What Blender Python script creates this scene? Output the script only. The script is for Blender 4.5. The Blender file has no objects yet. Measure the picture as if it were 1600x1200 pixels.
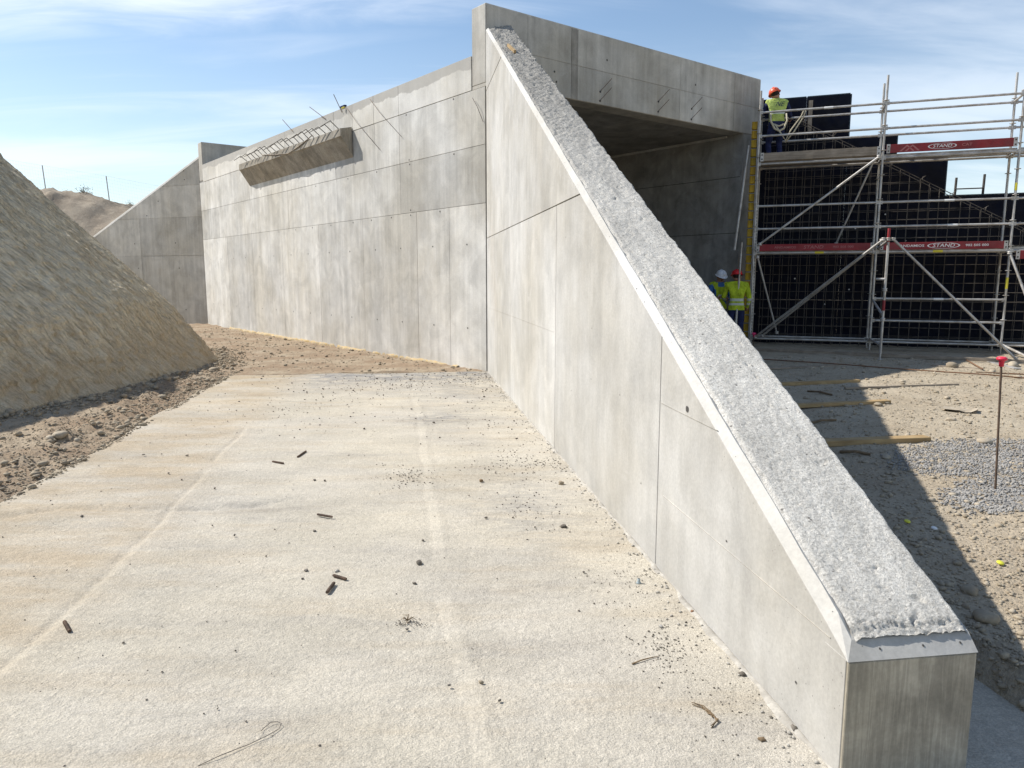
import bpy, bmesh, math, random
import numpy as np
from mathutils import Vector, Matrix, Quaternion

# ------------------------------------------------------------------ camera, sky, sun, exposure
scn = bpy.context.scene
C = scn.collection
H_CAM, PITCH, FPX = 1.70, math.atan(168 / 1155), 1155.0
cam_d = bpy.data.cameras.new("camera"); cam = bpy.data.objects.new("camera", cam_d); C.objects.link(cam)
cam_d.sensor_width = 36.0; cam_d.lens = FPX / 1600 * 36.0
cam_d.clip_start = 0.05; cam_d.clip_end = 6000
cam.location = (0, 0, H_CAM); cam.rotation_euler = (math.pi / 2 - PITCH, 0, 0)
scn.camera = cam
SUN_AZ, SUN_EL = math.radians(-71.0), math.radians(45.3)
SUN_DIR = Vector((math.sin(SUN_AZ) * math.cos(SUN_EL), math.cos(SUN_AZ) * math.cos(SUN_EL), math.sin(SUN_EL)))
sd = bpy.data.lights.new("sun", 'SUN'); sd.energy = 4.8; sd.angle = math.radians(0.53); sd.color = (1.0, 0.955, 0.89)
so = bpy.data.objects.new("sun", sd); C.objects.link(so)
so.rotation_euler = (-SUN_DIR).to_track_quat('-Z', 'Y').to_euler()
vs = scn.view_settings
vs.view_transform = 'Standard'; vs.look = 'None'; vs.gamma = 1.0; vs.use_curve_mapping = False
vs.exposure = 0.44


def world():
    w = bpy.data.worlds.new("World"); scn.world = w; w.use_nodes = True
    nt = w.node_tree; N = nt.nodes; L = nt.links; N.clear()
    out = N.new('ShaderNodeOutputWorld'); bg = N.new('ShaderNodeBackground')
    bg.inputs['Strength'].default_value = 0.105
    sky = N.new('ShaderNodeTexSky'); sky.sky_type = 'NISHITA'; sky.sun_disc = False
    sky.sun_elevation = SUN_EL; sky.sun_rotation = SUN_AZ
    sky.air_density = 1.15; sky.dust_density = 0.15; sky.ozone_density = 2.6
    tc = N.new('ShaderNodeTexCoord')
    # project direction on a cloud plane so that streaks flatten to the horizon
    sep = N.new('ShaderNodeSeparateXYZ'); L.new(tc.outputs['Generated'], sep.inputs[0])
    mz = N.new('ShaderNodeMath'); mz.operation = 'MAXIMUM'; mz.inputs[1].default_value = 0.0; L.new(sep.outputs['Z'], mz.inputs[0])
    az = N.new('ShaderNodeMath'); az.operation = 'ADD'; az.inputs[1].default_value = 0.16; L.new(mz.outputs[0], az.inputs[0])
    dv = N.new('ShaderNodeVectorMath'); dv.operation = 'DIVIDE'; L.new(tc.outputs['Generated'], dv.inputs[0])
    cb = N.new('ShaderNodeCombineXYZ'); cb.inputs[2].default_value = 1
    L.new(az.outputs[0], cb.inputs[0]); L.new(az.outputs[0], cb.inputs[1]); L.new(cb.outputs[0], dv.inputs[1])

    def layer(scale, rot, loc, nscale, detail, lo, hi, dist):
        mp = N.new('ShaderNodeMapping'); mp.inputs['Scale'].default_value = scale
        mp.inputs['Rotation'].default_value = (0, 0, rot); mp.inputs['Location'].default_value = loc
        L.new(dv.outputs[0], mp.inputs[0])
        nz = N.new('ShaderNodeTexNoise'); nz.inputs['Scale'].default_value = nscale; nz.inputs['Detail'].default_value = detail
        nz.inputs['Roughness'].default_value = 0.55; nz.inputs['Distortion'].default_value = dist
        L.new(mp.outputs[0], nz.inputs['Vector'])
        mr = N.new('ShaderNodeMapRange'); mr.interpolation_type = 'SMOOTHSTEP'
        mr.inputs['From Min'].default_value = lo; mr.inputs['From Max'].default_value = hi
        L.new(nz.outputs['Fac'], mr.inputs['Value']); return mr.outputs[0]
    c1 = layer((0.45, 2.6, 1), math.radians(14), (0.9, 1.35, 0), 1.25, 8, 0.46, 0.80, 0.7)
    c2 = layer((0.55, 0.9, 1), math.radians(-20), (2.6, 0.4, 0), 0.9, 7, 0.44, 0.82, 0.4)
    def bank(cx, cy, rx, ry, rot, amt):
        mp = N.new('ShaderNodeMapping'); mp.vector_type = 'TEXTURE'
        mp.inputs['Location'].default_value = (cx, cy, 0); mp.inputs['Rotation'].default_value = (0, 0, rot); mp.inputs['Scale'].default_value = (rx, ry, 50)
        L.new(dv.outputs[0], mp.inputs[0])
        ln = N.new('ShaderNodeVectorMath'); ln.operation = 'LENGTH'; L.new(mp.outputs[0], ln.inputs[0])
        nz = N.new('ShaderNodeTexNoise'); nz.inputs['Scale'].default_value = 2.4; nz.inputs['Detail'].default_value = 8; nz.inputs['Roughness'].default_value = 0.6; nz.inputs['Distortion'].default_value = 0.8
        m2 = N.new('ShaderNodeMapping'); m2.inputs['Scale'].default_value = (0.55, 1.7, 1); m2.inputs['Rotation'].default_value = (0, 0, rot); L.new(dv.outputs[0], m2.inputs[0]); L.new(m2.outputs[0], nz.inputs['Vector'])
        sb = N.new('ShaderNodeMath'); sb.operation = 'MULTIPLY_ADD'; sb.inputs[1].default_value = 1.5; L.new(nz.outputs['Fac'], sb.inputs[0]); L.new(ln.outputs['Value'], sb.inputs[2])
        mr = N.new('ShaderNodeMapRange'); mr.interpolation_type = 'SMOOTHSTEP'; mr.inputs['From Min'].default_value = 0.75; mr.inputs['From Max'].default_value = 1.95
        mr.inputs['To Min'].default_value = amt; mr.inputs['To Max'].default_value = 0.0; L.new(sb.outputs[0], mr.inputs['Value']); return mr.outputs[0]
    def mxx(a, b):
        q = N.new('ShaderNodeMath'); q.operation = 'MAXIMUM'; L.new(a, q.inputs[0]); L.new(b, q.inputs[1]); return q.outputs[0]
    k1 = bank(-1.15, 1.62, 1.35, 0.42, math.radians(8), 1.0); k2 = bank(1.5, 2.35, 1.3, 0.6, math.radians(-25), 0.5); k3 = bank(-1.9, 2.9, 1.6, 0.28, math.radians(10), 0.55)
    k4 = bank(2.2, -1.2, 1.8, 1.0, 0.3, 0.8); k5 = bank(-2.5, -2.0, 2.0, 0.8, 0.9, 0.8)
    c1b = N.new('ShaderNodeMath'); c1b.operation = 'MULTIPLY'; c1b.inputs[1].default_value = 0.55; L.new(c1, c1b.inputs[0])
    mx = N.new('ShaderNodeMath'); mx.operation = 'MAXIMUM'; L.new(mxx(mxx(k1, k2), mxx(k3, mxx(k4, k5))), mx.inputs[0]); L.new(c1b.outputs[0], mx.inputs[1])
    # thin veil towards the horizon
    mh = N.new('ShaderNodeMapRange'); mh.inputs['From Min'].default_value = 0.02; mh.inputs['From Max'].default_value = 0.30
    mh.inputs['To Min'].default_value = 0.28; mh.inputs['To Max'].default_value = 0.03; L.new(sep.outputs['Z'], mh.inputs['Value'])
    ad = N.new('ShaderNodeMath'); ad.operation = 'ADD'; ad.use_clamp = True
    ml = N.new('ShaderNodeMath'); ml.operation = 'MULTIPLY'; ml.inputs[1].default_value = 0.8; L.new(mx.outputs[0], ml.inputs[0])
    L.new(ml.outputs[0], ad.inputs[0]); L.new(mh.outputs[0], ad.inputs[1])
    mix = N.new('ShaderNodeMix'); mix.data_type = 'RGBA'
    L.new(ad.outputs[0], mix.inputs['Factor']); L.new(sky.outputs[0], mix.inputs['A'])
    mix.inputs['B'].default_value = (7.9, 8.4, 9.0, 1)
    L.new(mix.outputs['Result'], bg.inputs['Color']); L.new(bg.outputs[0], out.inputs['Surface'])


world()
random.seed(7)
rng = np.random.default_rng(11)

# ------------------------------------------------------------------ frames (metres; z = 0 is the top of the slab)
V = Vector
def hdir(deg):
    a = math.radians(deg); return V((math.sin(a), math.cos(a), 0))
UP = V((0, 0, 1))
P0 = V((-0.446, 13.30, 0))                        # outer corner of the portal, foot of wing wall
AX = hdir(-38.1); AO = V((-AX.y, AX.x, 0))        # portal axis; AO = outward of the long side wall
CX = -AO                                          # along the portal front
BX = hdir(-8.1); BI = V((BX.y, -BX.x, 0))         # wing wall axis (away from camera); BI = towards its inner (right) face
GR = 0.10                                         # level of the dirt ground right of the wing wall
M0 = V((7.78, 16.04, GR)); EX = hdir(111); EN = V((EX.y, -EX.x, 0))  # scaffold line; EN = towards the camera
def fA(s, z, o=0): return P0 + AX * s + AO * o + UP * z
def fB(s, z, o=0): return P0 + BX * s + BI * o + UP * z            # o from outer face inwards
def fC(c, z, t=0): return P0 + CX * c + AX * t + UP * z            # t from the front inwards
def fS(u, z, o=0): return M0 + EX * u + EN * o + UP * z            # o towards the camera

def on_ground(x, y, z=0.0):
    """point of level z under image position x, y of the 1600 x 1200 photograph"""
    R_ = V((0, math.cos(PITCH), -math.sin(PITCH))); U_ = V((0, math.sin(PITCH), math.cos(PITCH)))
    d = R_ + V((1, 0, 0)) * ((x - 800) / FPX) - U_ * ((y - 600) / FPX)
    t = (z - H_CAM) / d.z
    return V((0, 0, H_CAM)) + d * t

# ------------------------------------------------------------------ numpy noise
def _h(ix, iy, seed):
    n = (ix.astype(np.int64) * 374761393 + iy.astype(np.int64) * 668265263 + seed * 1442695041) & 0xffffffff
    n = ((n ^ (n >> 13)) * 1274126177) & 0xffffffff
    n = n ^ (n >> 16)
    return (n & 0xffffff) / float(0xffffff)
def vnoise(x, y, seed=0):
    x = np.asarray(x, float); y = np.asarray(y, float)
    ix = np.floor(x); iy = np.floor(y); fx = x - ix; fy = y - iy
    fx = fx * fx * (3 - 2 * fx); fy = fy * fy * (3 - 2 * fy)
    a = _h(ix, iy, seed); b = _h(ix + 1, iy, seed); c = _h(ix, iy + 1, seed); d = _h(ix + 1, iy + 1, seed)
    return (a + (b - a) * fx) * (1 - fy) + (c + (d - c) * fx) * fy - 0.5
def fbm(x, y, seed=0, oct=4, gain=0.5):
    r = 0; a = 1.0
    for k in range(oct):
        r = r + a * vnoise(x * 2 ** k + 17.3 * k, y * 2 ** k - 9.1 * k, seed + k); a *= gain
    return r

# ------------------------------------------------------------------ materials
MATS = {}
def pmat(name, color, rough=0.7, metal=0.0, spec=0.35):
    if name in MATS: return MATS[name]
    m = bpy.data.materials.new(name); m.use_nodes = True
    b = m.node_tree.nodes['Principled BSDF']
    b.inputs['Base Color'].default_value = (*color, 1); b.inputs['Roughness'].default_value = rough
    b.inputs['Metallic'].default_value = metal; b.inputs['Specular IOR Level'].default_value = spec
    MATS[name] = m; return m

class NB:
    def __init__(s, m):
        s.nt = m.node_tree; s.N = s.nt.nodes; s.L = s.nt.links; s.b = s.N['Principled BSDF']
        s.geo = s.N.new('ShaderNodeNewGeometry')
        s.oi = s.N.new('ShaderNodeObjectInfo')
    def mapped(s, scale, vec=None, rot=(0, 0, 0)):
        mp = s.N.new('ShaderNodeMapping'); mp.inputs['Scale'].default_value = scale; mp.inputs['Rotation'].default_value = rot
        s.L.new(vec or s.geo.outputs['Position'], mp.inputs[0]); return mp.outputs[0]
    def noise(s, scale, detail=4, rough=0.55, vec=None, dist=0.0):
        n = s.N.new('ShaderNodeTexNoise'); n.inputs['Scale'].default_value = scale; n.inputs['Detail'].default_value = detail
        n.inputs['Roughness'].default_value = rough; n.inputs['Distortion'].default_value = dist
        s.L.new(vec or s.geo.outputs['Position'], n.inputs['Vector']); return n.outputs['Fac']
    def vor(s, scale, vec=None, feat='F1', rand=1.0):
        n = s.N.new('ShaderNodeTexVoronoi'); n.feature = feat; n.inputs['Scale'].default_value = scale
        n.inputs['Randomness'].default_value = rand
        s.L.new(vec or s.geo.outputs['Position'], n.inputs['Vector']); return n.outputs['Distance']
    def ramp(s, v, lo, hi, a=0.0, b=1.0):
        r = s.N.new('ShaderNodeMapRange'); r.interpolation_type = 'SMOOTHSTEP'
        r.inputs['From Min'].default_value = lo; r.inputs['From Max'].default_value = hi
        r.inputs['To Min'].default_value = a; r.inputs['To Max'].default_value = b
        s.L.new(v, r.inputs['Value']); return r.outputs[0]
    def math(s, op, a, b=None):
        n = s.N.new('ShaderNodeMath'); n.operation = op
        for i, q in enumerate((a, b)):
            if q is None: continue
            if isinstance(q, (int, float)): n.inputs[i].default_value = q
            else: s.L.new(q, n.inputs[i])
        return n.outputs[0]
    def mix(s, f, a, b, mode='MIX'):
        n = s.N.new('ShaderNodeMix'); n.data_type = 'RGBA'; n.blend_type = mode
        if isinstance(f, (int, float)): n.inputs['Factor'].default_value = f
        else: s.L.new(f, n.inputs['Factor'])
        for k, q in (('A', a), ('B', b)):
            if isinstance(q, tuple): n.inputs[k].default_value = (*q, 1)
            else: s.L.new(q, n.inputs[k])
        return n.outputs['Result']
    def mul(s, col, v):
        """multiply a colour by a scalar socket"""
        c = s.N.new('ShaderNodeCombineXYZ')
        for i in range(3): s.L.new(v, c.inputs[i])
        return s.mix(1.0, col, c.outputs[0], 'MULTIPLY')
    def attr(s, name):
        a = s.N.new('ShaderNodeAttribute'); a.attribute_name = name; return a.outputs['Fac']
    def bump(s, h, strength, dist, prev=None):
        n = s.N.new('ShaderNodeBump'); n.inputs['Strength'].default_value = strength; n.inputs['Distance'].default_value = dist
        s.L.new(h, n.inputs['Height'])
        if prev is not None: s.L.new(prev, n.inputs['Normal'])
        return n.outputs['Normal']
    def done(s, col, normal=None, rough=None):
        s.L.new(col, s.b.inputs['Base Color'])
        if normal is not None: s.L.new(normal, s.b.inputs['Normal'])
        if rough is not None: s.L.new(rough, s.b.inputs['Roughness'])

def concrete(name, c, streak=0.5, var=0.22, warm=0.25, bump=0.25, grain=0.0, pores=True, blot=(0.62, 0.60, 0.56), tone=0.88, cap=None):
    m = pmat(name, c, 0.88, 0, 0.25); n = NB(m)
    base = n.mix(n.ramp(n.noise(0.55, 5, 0.6), 0.32, 0.68), c, tuple(x * y * 1.35 for x, y in zip(c, blot)))
    # cloudy blotches
    base = n.mul(base, n.ramp(n.noise(1.9, 6, 0.62, dist=0.6), 0.28, 0.72, 1 - var, 1 + var * 0.55))
    # vertical run-off streaks
    st = n.noise(1.0, 6, 0.62, vec=n.mapped((6.5, 6.5, 0.28)))
    base = n.mul(base, n.ramp(st, 0.36, 0.66, 1 - streak * 0.34, 1 + streak * 0.06))
    st2 = n.noise(1.0, 4, 0.7, vec=n.mapped((26, 26, 0.7)))
    msk = n.ramp(n.noise(0.9, 3), 0.45, 0.62)
    base = n.mul(base, n.math('SUBTRACT', 1.0, n.math('MULTIPLY', n.math('MULTIPLY', n.ramp(st2, 0.5, 0.72), msk), streak * 0.42)))
    # pale lime bloom
    base = n.mix(n.math('MULTIPLY', n.ramp(n.noise(2.6, 7, 0.72, dist=1.2), 0.56, 0.72), 0.42), base, (0.56, 0.545, 0.51))
    # warm rusty / clay tint here and there
    base = n.mix(n.math('MULTIPLY', n.ramp(n.noise(0.8, 4, 0.6, vec=n.mapped((1, 1, 0.45))), 0.56, 0.75), warm), base, (0.50, 0.41, 0.30))
    base = n.mul(base, n.ramp(n.noise(55, 3, 0.7), 0.3, 0.7, 0.93, 1.05))
    # tone of the single panel
    base = n.mul(base, n.ramp(n.oi.outputs['Random'], 0, 1, tone, 1.05))
    # smoky grey clouds left by the formwork
    base = n.mul(base, n.ramp(n.noise(1.15, 8, 0.68, vec=n.mapped((1, 1, 0.55)), dist=1.0), 0.46, 0.68, 1.0, 1 - var * 0.8))
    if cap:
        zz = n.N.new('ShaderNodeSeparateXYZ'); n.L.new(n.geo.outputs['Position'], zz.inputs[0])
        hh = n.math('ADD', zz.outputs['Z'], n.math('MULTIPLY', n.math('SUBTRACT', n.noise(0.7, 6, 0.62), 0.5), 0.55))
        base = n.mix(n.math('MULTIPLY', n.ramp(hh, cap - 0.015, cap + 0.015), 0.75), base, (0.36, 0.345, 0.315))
    h = n.noise(38, 5, 0.7)
    nm = n.bump(n.noise(2.2, 3), 0.25, 0.03)
    nm = n.bump(h, bump, 0.004, nm)
    if pores:
        po = n.math('MULTIPLY', n.ramp(n.vor(30), 0.05, 0.11, 1, 0), n.ramp(n.noise(1.3, 3), 0.5, 0.64))
        base = n.mul(base, n.math('SUBTRACT', 1.0, n.math('MULTIPLY', po, 0.55)))
    if grain:
        g = n.noise(1.0, 5, 0.65, vec=n.mapped((34, 34, 1.5)), dist=2.6)
        base = n.mul(base, n.ramp(g, 0.42, 0.62, 1 - grain, 1.08))
        nm = n.bump(g, 0.4, 0.004, nm)
    n.done(base, nm); return m

M_WALL = concrete('concrete_wall', (0.66, 0.648, 0.612), 0.36, 0.17, 0.08, tone=0.76)
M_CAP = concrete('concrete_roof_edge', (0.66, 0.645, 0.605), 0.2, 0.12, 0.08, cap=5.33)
M_WING = concrete('concrete_wing', (0.53, 0.522, 0.498), 0.22, 0.14, 0.10, tone=0.93)
M_HEAD = concrete('concrete_front', (0.55, 0.53, 0.485), 0.42, 0.16, 0.16)
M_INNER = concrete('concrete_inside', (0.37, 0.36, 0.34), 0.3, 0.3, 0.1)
M_EDGE = concrete('concrete_edge', (0.66, 0.65, 0.62), 0.05, 0.08, 0.0, 0.15, pores=False)
M_ENDF = concrete('concrete_board_marked', (0.47, 0.435, 0.36), 0.10, 0.34, 0.2, 0.3, pores=False, grain=0.15)
M_CORB = concrete('concrete_corbel', (0.42, 0.385, 0.325), 0.6, 0.25, 0.4, 0.3, grain=0.22)
M_DARKJ = pmat('joint_core', (0.13, 0.125, 0.115), 0.95)

def mat_rough_top():
    m = pmat('rough_concrete', (0.4, 0.4, 0.39), 0.95, 0, 0.15); n = NB(m)
    c = n.mix(n.ramp(n.noise(85, 4, 0.8), 0.30, 0.64), (0.42, 0.397, 0.352), (0.74, 0.712, 0.645))
    c = n.mul(c, n.ramp(n.noise(1.0, 5, 0.65, vec=n.mapped((9, 1.4, 1.4), rot=(0, 0, math.radians(8)))), 0.36, 0.66, 0.86, 1.05))
    c = n.mix(n.math('MULTIPLY', n.ramp(n.vor(27), 0.10, 0.2, 1, 0), n.ramp(n.noise(6, 4, 0.7), 0.50, 0.60)), c, (0.17, 0.16, 0.145))
    c = n.mul(c, n.ramp(n.noise(3.2, 6, 0.7), 0.3, 0.7, 0.90, 1.06))
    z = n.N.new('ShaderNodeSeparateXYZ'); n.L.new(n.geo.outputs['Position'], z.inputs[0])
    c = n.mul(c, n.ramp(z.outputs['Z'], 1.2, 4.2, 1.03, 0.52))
    n.done(c, n.bump(n.noise(80, 5, 0.8), 0.9, 0.012, n.bump(n.noise(26, 4, 0.7), 0.35, 0.012)))
    return m
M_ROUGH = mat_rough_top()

def mat_slab():
    m = pmat('slab_concrete', (0.5, 0.47, 0.4), 0.92, 0, 0.2); n = NB(m)
    c = n.mix(n.ramp(n.noise(0.45, 5, 0.6), 0.35, 0.65), (0.53, 0.483, 0.392), (0.512, 0.474, 0.405))
    # dust swept across the slab
    tr = n.noise(1.0, 6, 0.62, vec=n.mapped((0.7, 3.2, 1), rot=(0, 0, math.radians(-8))))
    c = n.mix(n.math('MULTIPLY', n.ramp(tr, 0.46, 0.74), 0.6), c, (0.455, 0.38, 0.275))
    c = n.mix(n.math('MULTIPLY', n.ramp(n.noise(1.3, 6, 0.7, vec=n.mapped((0.55, 2.0, 1), rot=(0, 0, math.radians(10)))), 0.52, 0.72), 0.5), c, (0.36, 0.335, 0.30))
    c = n.mix(n.math('MULTIPLY', n.attr('dusty'), n.ramp(n.noise(1.0, 7, 0.68, vec=n.mapped((0.9, 2.6, 1))), 0.34, 0.64, 0.15, 1.0)), c, (0.445, 0.36, 0.25))
    # grey cement spill, stronger towards the far end of the slab
    gm = n.math('MULTIPLY', n.attr('spill'), n.ramp(n.noise(5.5, 7, 0.75, vec=n.mapped((0.6, 1.8, 1)), dist=0.8), 0.40, 0.56))
    c = n.mix(n.math('MULTIPLY', gm, 0.9), c, (0.235, 0.232, 0.23))
    # fine aggregate
    tw = n.attr('trowelled')
    c = n.mul(c, n.ramp(n.noise(0.9, 7, 0.7, vec=n.mapped((1, 1.5, 1))), 0.34, 0.66, 0.88, 1.06))
    sp = n.ramp(n.noise(150, 3, 0.75), 0.36, 0.68, 0.78, 1.14)
    c = n.mul(c, sp)
    c = n.mul(c, n.ramp(n.noise(27, 4, 0.7), 0.3, 0.7, 0.90, 1.07))
    dots = n.math('MULTIPLY', n.ramp(n.vor(38), 0.09, 0.17, 1, 0), n.ramp(n.noise(4.5, 4, 0.7), 0.50, 0.60))
    c = n.mix(n.math('MULTIPLY', dots, 0.5), c, (0.20, 0.185, 0.165))
    c = n.mix(n.math('MULTIPLY', tw, 0.03), c, (0.54, 0.49, 0.40))
    k = n.math('SUBTRACT', 1.0, n.math('MULTIPLY', tw, 0.25))
    hh = n.math('ADD', n.math('MULTIPLY', n.noise(95, 4, 0.7), 1.0), n.math('MULTIPLY', n.noise(36, 4, 0.6), 1.2))
    nm = n.bump(n.math('MULTIPLY', hh, k), 0.8, 0.009, n.bump(n.noise(7, 5, 0.65), 0.4, 0.03))
    n.done(c, nm); return m
M_SLAB = mat_slab()

def dirt(name, a, b, d, sc=1.0, bump=0.6, pale=(0.52, 0.45, 0.34), moist=None):
    m = pmat(name, a, 0.96, 0, 0.12); n = NB(m)
    c = n.mix(n.ramp(n.noise(0.8 * sc, 6, 0.65), 0.34, 0.66), a, b)
    c = n.mix(n.math('MULTIPLY', n.ramp(n.noise(3.1 * sc, 6, 0.7, dist=0.5), 0.52, 0.70), 0.75), c, d)
    c = n.mix(n.math('MULTIPLY', n.ramp(n.noise(6.3 * sc, 6, 0.75), 0.55, 0.70), 0.6), c, pale)
    c = n.mul(c, n.ramp(n.noise(45 * sc, 4, 0.75), 0.3, 0.7, 0.78, 1.16))
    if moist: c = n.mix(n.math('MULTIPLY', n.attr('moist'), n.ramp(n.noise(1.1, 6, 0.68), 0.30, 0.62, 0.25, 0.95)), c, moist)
    nm = n.bump(n.noise(9 * sc, 6, 0.68), bump, 0.06)
    nm = n.bump(n.noise(60 * sc, 4, 0.7), bump * 0.8, 0.012, nm)
    n.done(c, nm); return m
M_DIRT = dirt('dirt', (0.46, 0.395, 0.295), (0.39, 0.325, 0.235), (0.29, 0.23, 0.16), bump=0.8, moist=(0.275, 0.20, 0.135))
M_FAR = dirt('far_earth', (0.35, 0.295, 0.225), (0.27, 0.22, 0.165), (0.18, 0.145, 0.105), 0.5, 0.8)

def mat_mound():
    m = pmat('cut_earth', (0.36, 0.31, 0.23), 0.97, 0, 0.1); n = NB(m)
    # coordinates along the slope are stored on the mesh
    uv = n.N.new('ShaderNodeAttribute'); uv.attribute_name = 'slope_uv'; v = uv.outputs['Vector']
    rv = n.mapped((1, 1, 1), v, (0, 0, math.radians(-13)))
    s1 = n.noise(1.0, 7, 0.7, vec=n.mapped((4, 1.3, 1), rv), dist=0.35)
    s2 = n.noise(1.0, 5, 0.68, vec=n.mapped((22, 3.4, 1), rv), dist=0.5)
    c = n.mix(n.ramp(s1, 0.34, 0.66), (0.62, 0.505, 0.34), (0.80, 0.70, 0.51))
    c = n.mul(c, n.ramp(s2, 0.34, 0.60, 0.66, 1.12))
    # strata: darker brown moist foot, pale top
    sp = n.N.new('ShaderNodeSeparateXYZ'); n.L.new(v, sp.inputs[0])
    hgt = n.math('ADD', sp.outputs['Y'], n.math('MULTIPLY', n.noise(0.8, 6, 0.65), 3.2))
    c = n.mix(n.math('MULTIPLY', n.ramp(hgt, 1.9, 3.6, 1, 0), 0.5), c, (0.47, 0.36, 0.23))
    c = n.mix(n.math('MULTIPLY', n.ramp(n.noise(0.9, 5, 0.65), 0.56, 0.7), 0.5), c, (0.66, 0.60, 0.48))
    c = n.mul(c, n.ramp(n.noise(40, 4, 0.75), 0.3, 0.7, 0.85, 1.1))
    nm = n.bump(s2, 0.9, 0.07, n.bump(s1, 0.4, 0.08)); nm = n.bump(n.noise(55, 4, 0.7), 0.5, 0.015, nm)
    n.done(c, nm); return m
M_MOUND = mat_mound()

def stone_mat(name, a, b):
    m = pmat(name, a, 0.93, 0, 0.15); n = NB(m)
    c = n.mix(n.ramp(n.noise(13, 2), 0.35, 0.65), a, b)
    c = n.mix(n.ramp(n.noise(90, 3), 0.4, 0.7), c, tuple(x * 0.75 for x in a))
    n.done(c, n.bump(n.noise(120, 3), 0.3, 0.004)); return m
M_PEB = stone_mat('pebble', (0.40, 0.34, 0.25), (0.27, 0.22, 0.16))
M_PEBD = stone_mat('dark_grit', (0.13, 0.115, 0.095), (0.24, 0.215, 0.185))
M_GRAV = stone_mat('grey_gravel', (0.36, 0.345, 0.32), (0.23, 0.22, 0.205))
M_STONE = stone_mat('pale_stone', (0.46, 0.40, 0.31), (0.36, 0.30, 0.22))
M_MORT = stone_mat('mortar', (0.46, 0.435, 0.385), (0.30, 0.28, 0.245))

def wood_mat(name, a, b, sc=1.0):
    m = pmat(name, a, 0.8, 0, 0.25); n = NB(m)
    tc = n.N.new('ShaderNodeTexCoord')
    g = n.noise(1.0, 5, 0.6, vec=n.mapped((3 * sc, 38 * sc, 38 * sc), tc.outputs['Object']), dist=0.5)
    c = n.mix(n.ramp(g, 0.35, 0.65), a, b)
    c = n.mul(c, n.ramp(n.noise(5, 4), 0.35, 0.7, 0.8, 1.08))
    n.done(c, n.bump(g, 0.3, 0.004)); return m
M_WOOD = wood_mat('raw_timber', (0.46, 0.33, 0.17), (0.35, 0.235, 0.115))
M_WOODG = wood_mat('weathered_timber', (0.34, 0.285, 0.225), (0.25, 0.205, 0.155))
M_YEL = wood_mat('yellow_formwork', (0.55, 0.36, 0.04), (0.36, 0.22, 0.03))

def metal_mat(name, a, b, rough=0.45, metal=0.85, sc=6):
    m = pmat(name, a, rough, metal, 0.4); n = NB(m)
    c = n.mix(n.ramp(n.noise(sc, 5, 0.65), 0.38, 0.66), a, b)
    r = n.ramp(n.noise(sc * 3, 4), 0.3, 0.7, rough - 0.1, rough + 0.2)
    n.done(c, None, r); return m
M_GALV = metal_mat('galvanised_steel', (0.52, 0.50, 0.47), (0.36, 0.33, 0.29), 0.5, 0.45, 4)
M_REB = metal_mat('rusty_rebar', (0.17, 0.115, 0.08), (0.10, 0.072, 0.055), 0.8, 0.25, 20)
M_REBD = metal_mat('dark_rebar', (0.10, 0.088, 0.078), (0.06, 0.052, 0.046), 0.75, 0.3, 20)
M_CAGE = metal_mat('cage_steel', (0.14, 0.122, 0.104), (0.075, 0.064, 0.054), 0.75, 0.2, 9)
M_RUSTP = metal_mat('rusty_plate', (0.24, 0.135, 0.075), (0.16, 0.095, 0.06), 0.8, 0.2, 12)
M_RED = metal_mat('red_toe_board', (0.27, 0.022, 0.028), (0.20, 0.028, 0.03), 0.55, 0.0, 3)
M_PLY = metal_mat('film_faced_plywood', (0.005, 0.0065, 0.016), (0.008, 0.008, 0.012), 0.6, 0.0, 2)
M_PLY.node_tree.nodes['Principled BSDF'].inputs['Specular IOR Level'].default_value = 0.12
M_PLYE = metal_mat('plywood_edge', (0.02, 0.05, 0.075), (0.03, 0.04, 0.05), 0.5, 0.0, 5)
M_WHITE = pmat('white_print', (0.75, 0.74, 0.71), 0.6)
M_FADED = pmat('faded_print', (0.42, 0.16, 0.15), 0.7)
M_CAPR = pmat('red_plastic_cap', (0.72, 0.035, 0.075), 0.4)
M_CAPP = pmat('pink_plastic_cap', (0.75, 0.05, 0.16), 0.4)
M_LABEL = pmat('yellow_sticker', (0.72, 0.62, 0.06), 0.5)
M_DISCY = pmat('yellow_plastic', (0.62, 0.60, 0.05), 0.5)
M_DISCW = pmat('white_plastic', (0.72, 0.72, 0.70), 0.5)
M_GREYP = pmat('grey_plastic', (0.30, 0.35, 0.36), 0.5)
M_HOLE = pmat('tie_hole', (0.07, 0.065, 0.06), 0.95)  # near-black of holes and seams; paints the holes' inner shade on flat discs
M_SKIN = pmat('skin', (0.36, 0.19, 0.125), 0.6)
def cloth_mat(name, c):
    m = pmat(name, c, 0.85); n = NB(m)
    n.done(n.mul(n.mix(0.0, c, c), n.ramp(n.noise(7, 4, 0.6), 0.3, 0.7, 0.62, 1.08)), n.bump(n.noise(9, 3, 0.5, dist=0.8), 0.9, 0.05)); return m
M_VEST = cloth_mat('hi_vis_yellow', (0.50, 0.62, 0.03))
M_VESTP = cloth_mat('hi_vis_pale', (0.50, 0.60, 0.15))
M_BAND = pmat('reflective_band', (0.55, 0.57, 0.50), 0.45)
M_NAVY = cloth_mat('navy_cloth', (0.018, 0.025, 0.085))
M_BLUE = pmat('blue_cloth', (0.05, 0.14, 0.34), 0.85)
M_BOOT = pmat('boot', (0.03, 0.026, 0.022), 0.7)
M_HAIR = pmat('dark_hair', (0.02, 0.015, 0.012), 0.8)
M_HELR = pmat('red_helmet', (0.62, 0.025, 0.03), 0.35)
M_HELO = pmat('orange_helmet', (0.66, 0.12, 0.06), 0.35)
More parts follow.
